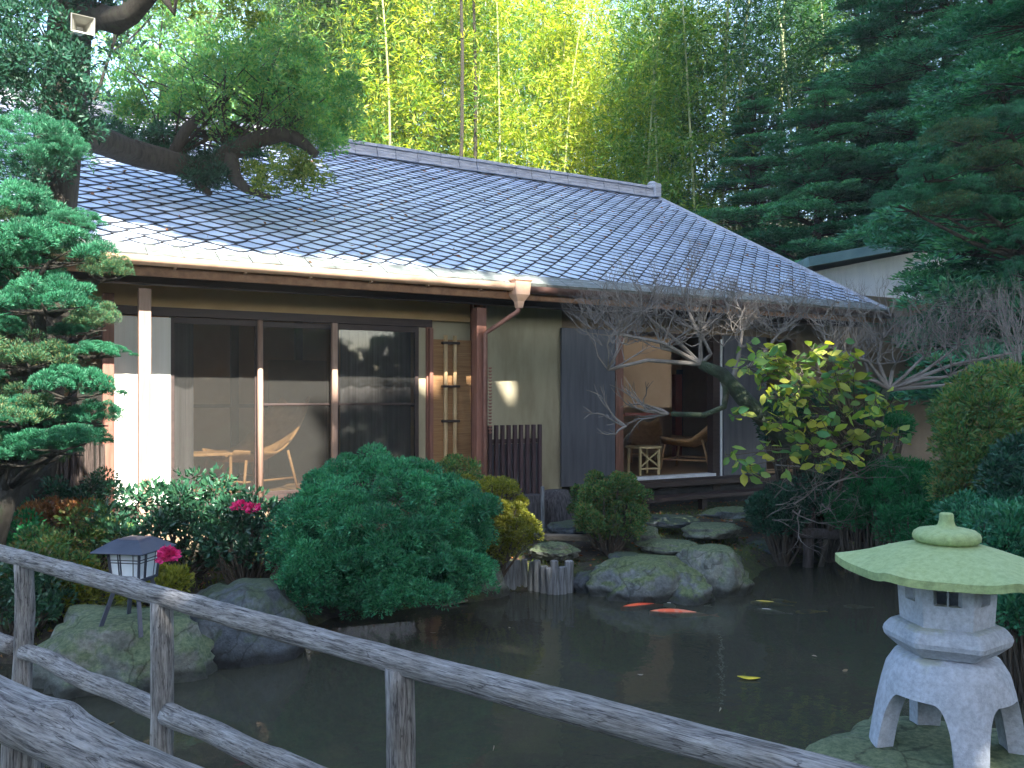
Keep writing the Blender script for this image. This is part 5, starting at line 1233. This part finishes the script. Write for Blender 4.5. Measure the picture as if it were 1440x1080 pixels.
def place_bamboo(px, d, dark, sc):
    global nb_
    i = random.choice(((0, 1, 2), (3, 4), (5, 6))[int(dark)])
    q = atD(px, HOR, d); o_ = protos[i] if i not in used else copy_tree(protos[i], kids=PK[i]); used.add(i)
    o_.location = (q.x, q.y, gz(q.x, q.y) - .1); o_.rotation_euler = (random.uniform(-.04, .04), random.uniform(-.04, .04), random.uniform(0, 6.28)); o_.scale = (sc, sc, sc * random.uniform(.9, 1.1)); nb_ += 1
for k in range(44):
    px = 480 + 460 * (k + random.uniform(0, 1)) / 44; r_ = random.random()
    place_bamboo(px, random.uniform(21.5, 30), (0 if r_ < .62 else 2) if 590 < px < 900 else (2 if r_ < .7 else 0), random.uniform(.82, 1.08))
for k in range(26):
    px = 880 + 380 * (k + random.uniform(0, 1)) / 26; place_bamboo(px, random.uniform(21.0, 28), 2 if (px < 1000 and k % 3) else (1 if k % 4 else 2), random.uniform(.9, 1.15))
for k in range(12):
    px = 380 + 130 * (k + random.uniform(0, 1)) / 12; place_bamboo(px, random.uniform(23, 30), 2 if k % 2 == 0 else 1, random.uniform(.9, 1.1))
# broadleaf trees beyond, upper left
def broad_tree(base, h, r, mat, label, n=9000, L=.14, W=.07):
    t = empty('leafy_tree', base, label, 'tree'); b = Vector(base); mb = MB(); ends = []
    grow(mb, b - Vector((0, 0, .3)), Vector((0, 0, 1)), h * .45, .16, 3, ends, up=.25, ang=.8, shrink=.68, n=8, wig=.12); mb.build('trunk', M['bark'], t, smooth=True)
    C = np.array([tuple(e[0]) for e in ends if e[2] < 3] * 2) ; C = C + RNG.normal(0, r * .16, C.shape)
    C2 = shell_centers((b.x, b.y, b.z + h * .68), (r, r, h * .33), 60, -1.1, .2, .6); C = np.concatenate([C, C2]); per = max(8, n // len(C))
    V_, F_ = clumps(C, .42, per, L, W, up=0, rnd=.9); build_np('crown', V_, F_, mat, t); return t
for (px, d, h, r, mt, lb) in ((170, 21, 9, 2.2, 'hazel', 'pale leafy tree behind the old tree limb at upper left'), (260, 26, 11, 2.4, 'hazel', 'leafy tree with sky gaps behind the left roof'), (420, 24, 11, 2.6, 'hazel', 'green leafy tree left of the bamboo grove'),
                              (330, 32, 14, 3.0, 'limeleaf', 'yellow-green tree at the top between old tree and bamboo'), (60, 18, 9, 2.2, 'darkleaf', 'dark leafy tree behind the old trunk at far left'), (-60, 15, 8, 2.4, 'darkleaf', 'dark leafy tree at the far left edge'), (500, 33, 14, 3.2, 'limeleaf', 'tall sunlit leafy tree rising behind the left end of the bamboo')):
    q = atD(px, HOR, d); broad_tree((q.x, q.y, gz(q.x, q.y)), h, r, M[mt], lb)
# undergrowth thicket behind house on the slope
n = 60000; X = RNG.uniform(-6, 36, n); Y = RNG.uniform(18.6, 34, n); P_ = np.stack([X, Y, ground_z(X, Y) + np.abs(RNG.normal(0, .45, n))], 1)
V_, F_ = leaves(P_, rdir(n) + np.array([0, 0, .4]), .22, .09); build_np('undergrowth', V_, F_, M['bamboodark'], kind='stuff', label='dark undergrowth covering the slope behind the house', cat='undergrowth')

# ------------------------------------------------------------------ tall trees behind the viewer: they throw the garden's shade
def shade_tree(xc, yc, zc, rx, rz_, n, label):
    t = empty('tall_tree', (xc, yc, 0), label, 'tree', 'tall trees on the near side of the garden')
    MB().tube([(xc, yc, -.2), (xc + .1, yc, zc - rz_ * .5), (xc, yc, zc + rz_ * .6)], [.35, .28, .08], n=12).build('trunk', M['bark'], t, smooth=True)
    d = rdir(n); d = d / (np.abs(d) ** 5).sum(1, keepdims=True) ** .2; rr_ = RNG.uniform(0, 1, (n, 1)) ** .4; P_ = d * rr_ * np.array([rx, 1.8, rz_]); P_[:, :] += np.array([xc, yc, zc])
    # project along the sun ray to the y = -9 plane and cut gaps in the crowns to shape the sun patches
    s_ = P_[:, 1] + 9; Xp = P_[:, 0] - .1 * s_ * -1 * -1; Zp = P_[:, 2] + .84 * s_ * 1
    Xp = P_[:, 0] - .1 * s_; 
    gap_ = (Xp > -2.7) & (Xp < 3.5) & (Zp > 16.6) & (Zp < 17.9)
    gap_ |= (Xp > -2.7) & (Xp < .9) & (Zp > 13.9) & (Zp < 18.0)
    gap_ |= (Xp > -2.9) & (Xp < 1.2) & (Zp > 15) & (Zp < 20.0 - .75 * (Xp + 2.7))
    rn = RNG.random(n)
    gap_ |= (Xp < 1.3) & (Zp > 20.6) & (rn < .75)
    gap_ |= ((Xp - 4.4) ** 2 / 1.3 + (Zp - 14.5) ** 2 / 1.6 < 1) & (rn < .86)
    gap_ |= ((Xp - 2.2) ** 2 / .5 + (Zp - 13.6) ** 2 / .4 < 1) & (rn < .9)
    P_ = P_[~gap_]
    V_, F_ = leaves(P_, rdir(len(P_)), .55, .38, six=False); build_np('crown', V_, F_, M['darkleaf'], t)
for k, (xc, zc, rz_) in enumerate(((-10.5, 15, 11), (-7, 17, 10.5), (-3.6, 16.5, 11), (3.75, 16.5, 11), (8, 18, 12), (12.5, 19, 13), (17, 19, 13), (21.5, 18, 13))):
    shade_tree(xc, -9 + (k % 2) * 1.2, zc, 4.0 if k in (2, 3) else 3.3, rz_ * .9, 16000 if k in (2, 3) else 12000, ['westernmost', 'second', 'third', 'fourth', 'fifth', 'sixth', 'seventh', 'last'][k] + ' tall leafy tree in the row behind the viewer')

# unseen hedge added behind the viewer to keep glass and pond reflections dark
for k in range(6):
    xc = -14 + 6.5 * k; t = empty('added_hedge_tree', (xc, -7.5, 0), ['westernmost', 'second', 'third', 'fourth', 'fifth', 'last'][k] + ' bushy evergreen of the unseen hedge added behind the viewer', 'tree', 'unseen evergreen hedge added for dark reflections')
    MB().tube([(xc, -7.5, -.2), (xc, -7.5, 4)], [.15, .06], n=8).build('trunk', M['bark'], t)
    P_ = rdir(3500) * RNG.uniform(.3, 1, (3500, 1)) ** .5 * np.array([3.8, .9, 2.2]) + np.array([xc, -7.5, 2.0]); P_ = P_[P_[:, 2] > 0]
    V_, F_ = leaves(P_, rdir(len(P_)), .45, .32); build_np('crown', V_, F_, M['darkleaf'], t)
# slender straight trunks among the bamboo
for (px, d, h) in ((645, 20.5, 14), (664, 21, 13.5)):
    q = atD(px, HOR, d); z0 = gz(q.x, q.y); r_ = .07 if px != 1155 else .10
    t = empty('slender_tree', (q.x, q.y, z0), {645: 'slender straight bare trunk rising left of centre behind the ridge', 664: 'thinner bare trunk just right of the tallest slender trunk behind the ridge', 1155: 'pale thick bare trunk behind the right slope of the roof', 735: 'short thin bare trunk behind the middle of the ridge', 1018: 'thin pale trunk in the dark gap above the right roof slope', 560: 'thin bare trunk behind the left part of the ridge'}[px], 'tree')
    pts = [Vector((q.x + .1 * math.sin(k * .8 + px), q.y, z0 - .2 + h * k / 7)) for k in range(8)]
    MB().tube(pts, [r_ * (1 - .08 * k) for k in range(8)], n=8, jit=.05).build('trunk', M['bark'] if px != 1155 else M['culm'], t, smooth=True)
    P_ = np.array([tuple(pts[-1])]) + RNG.normal(size=(30, 3)) * np.array([.7, .7, .8]); V_, F_ = clumps(P_, .25, 26, .10, .03, up=0); build_np('crown', V_, F_, M['conifer'], t)

n = 260; X = RNG.uniform(-1, 10.4, n); S_ = RNG.uniform(.2, slope_len, n) ** 1.0
P_ = np.array([tuple(rpt(a, b, .05)) for a, b in zip(X, S_)]); Dd = rdir(n); Dd[:, 2] = -.5 * Dd[:, 1] * 0 + sl * Dd[:, 1]
V_, F_ = leaves(P_, Dd, .07, .025); build_np('roof_litter', V_, F_, M['rust'], kind='stuff', label='dry leaves lying on the tiled roof', cat='leaves')

hz = MB().box(-45, 60, -16, 70, -2.5, 40).build('haze', M['tile'], kind='stuff', label='thin pale haze in the air', cat='haze')
m_, t_, out_ = new_mat('haze_air'); v_ = t_.nodes.new('ShaderNodeVolumePrincipled'); v_.inputs['Density'].default_value = 0.0012; v_.inputs['Color'].default_value = (.95, .95, .9, 1); v_.inputs['Anisotropy'].default_value = 0.0
t_.links.new(v_.outputs[0], out_.inputs['Volume']); hz.data.materials[0] = m_
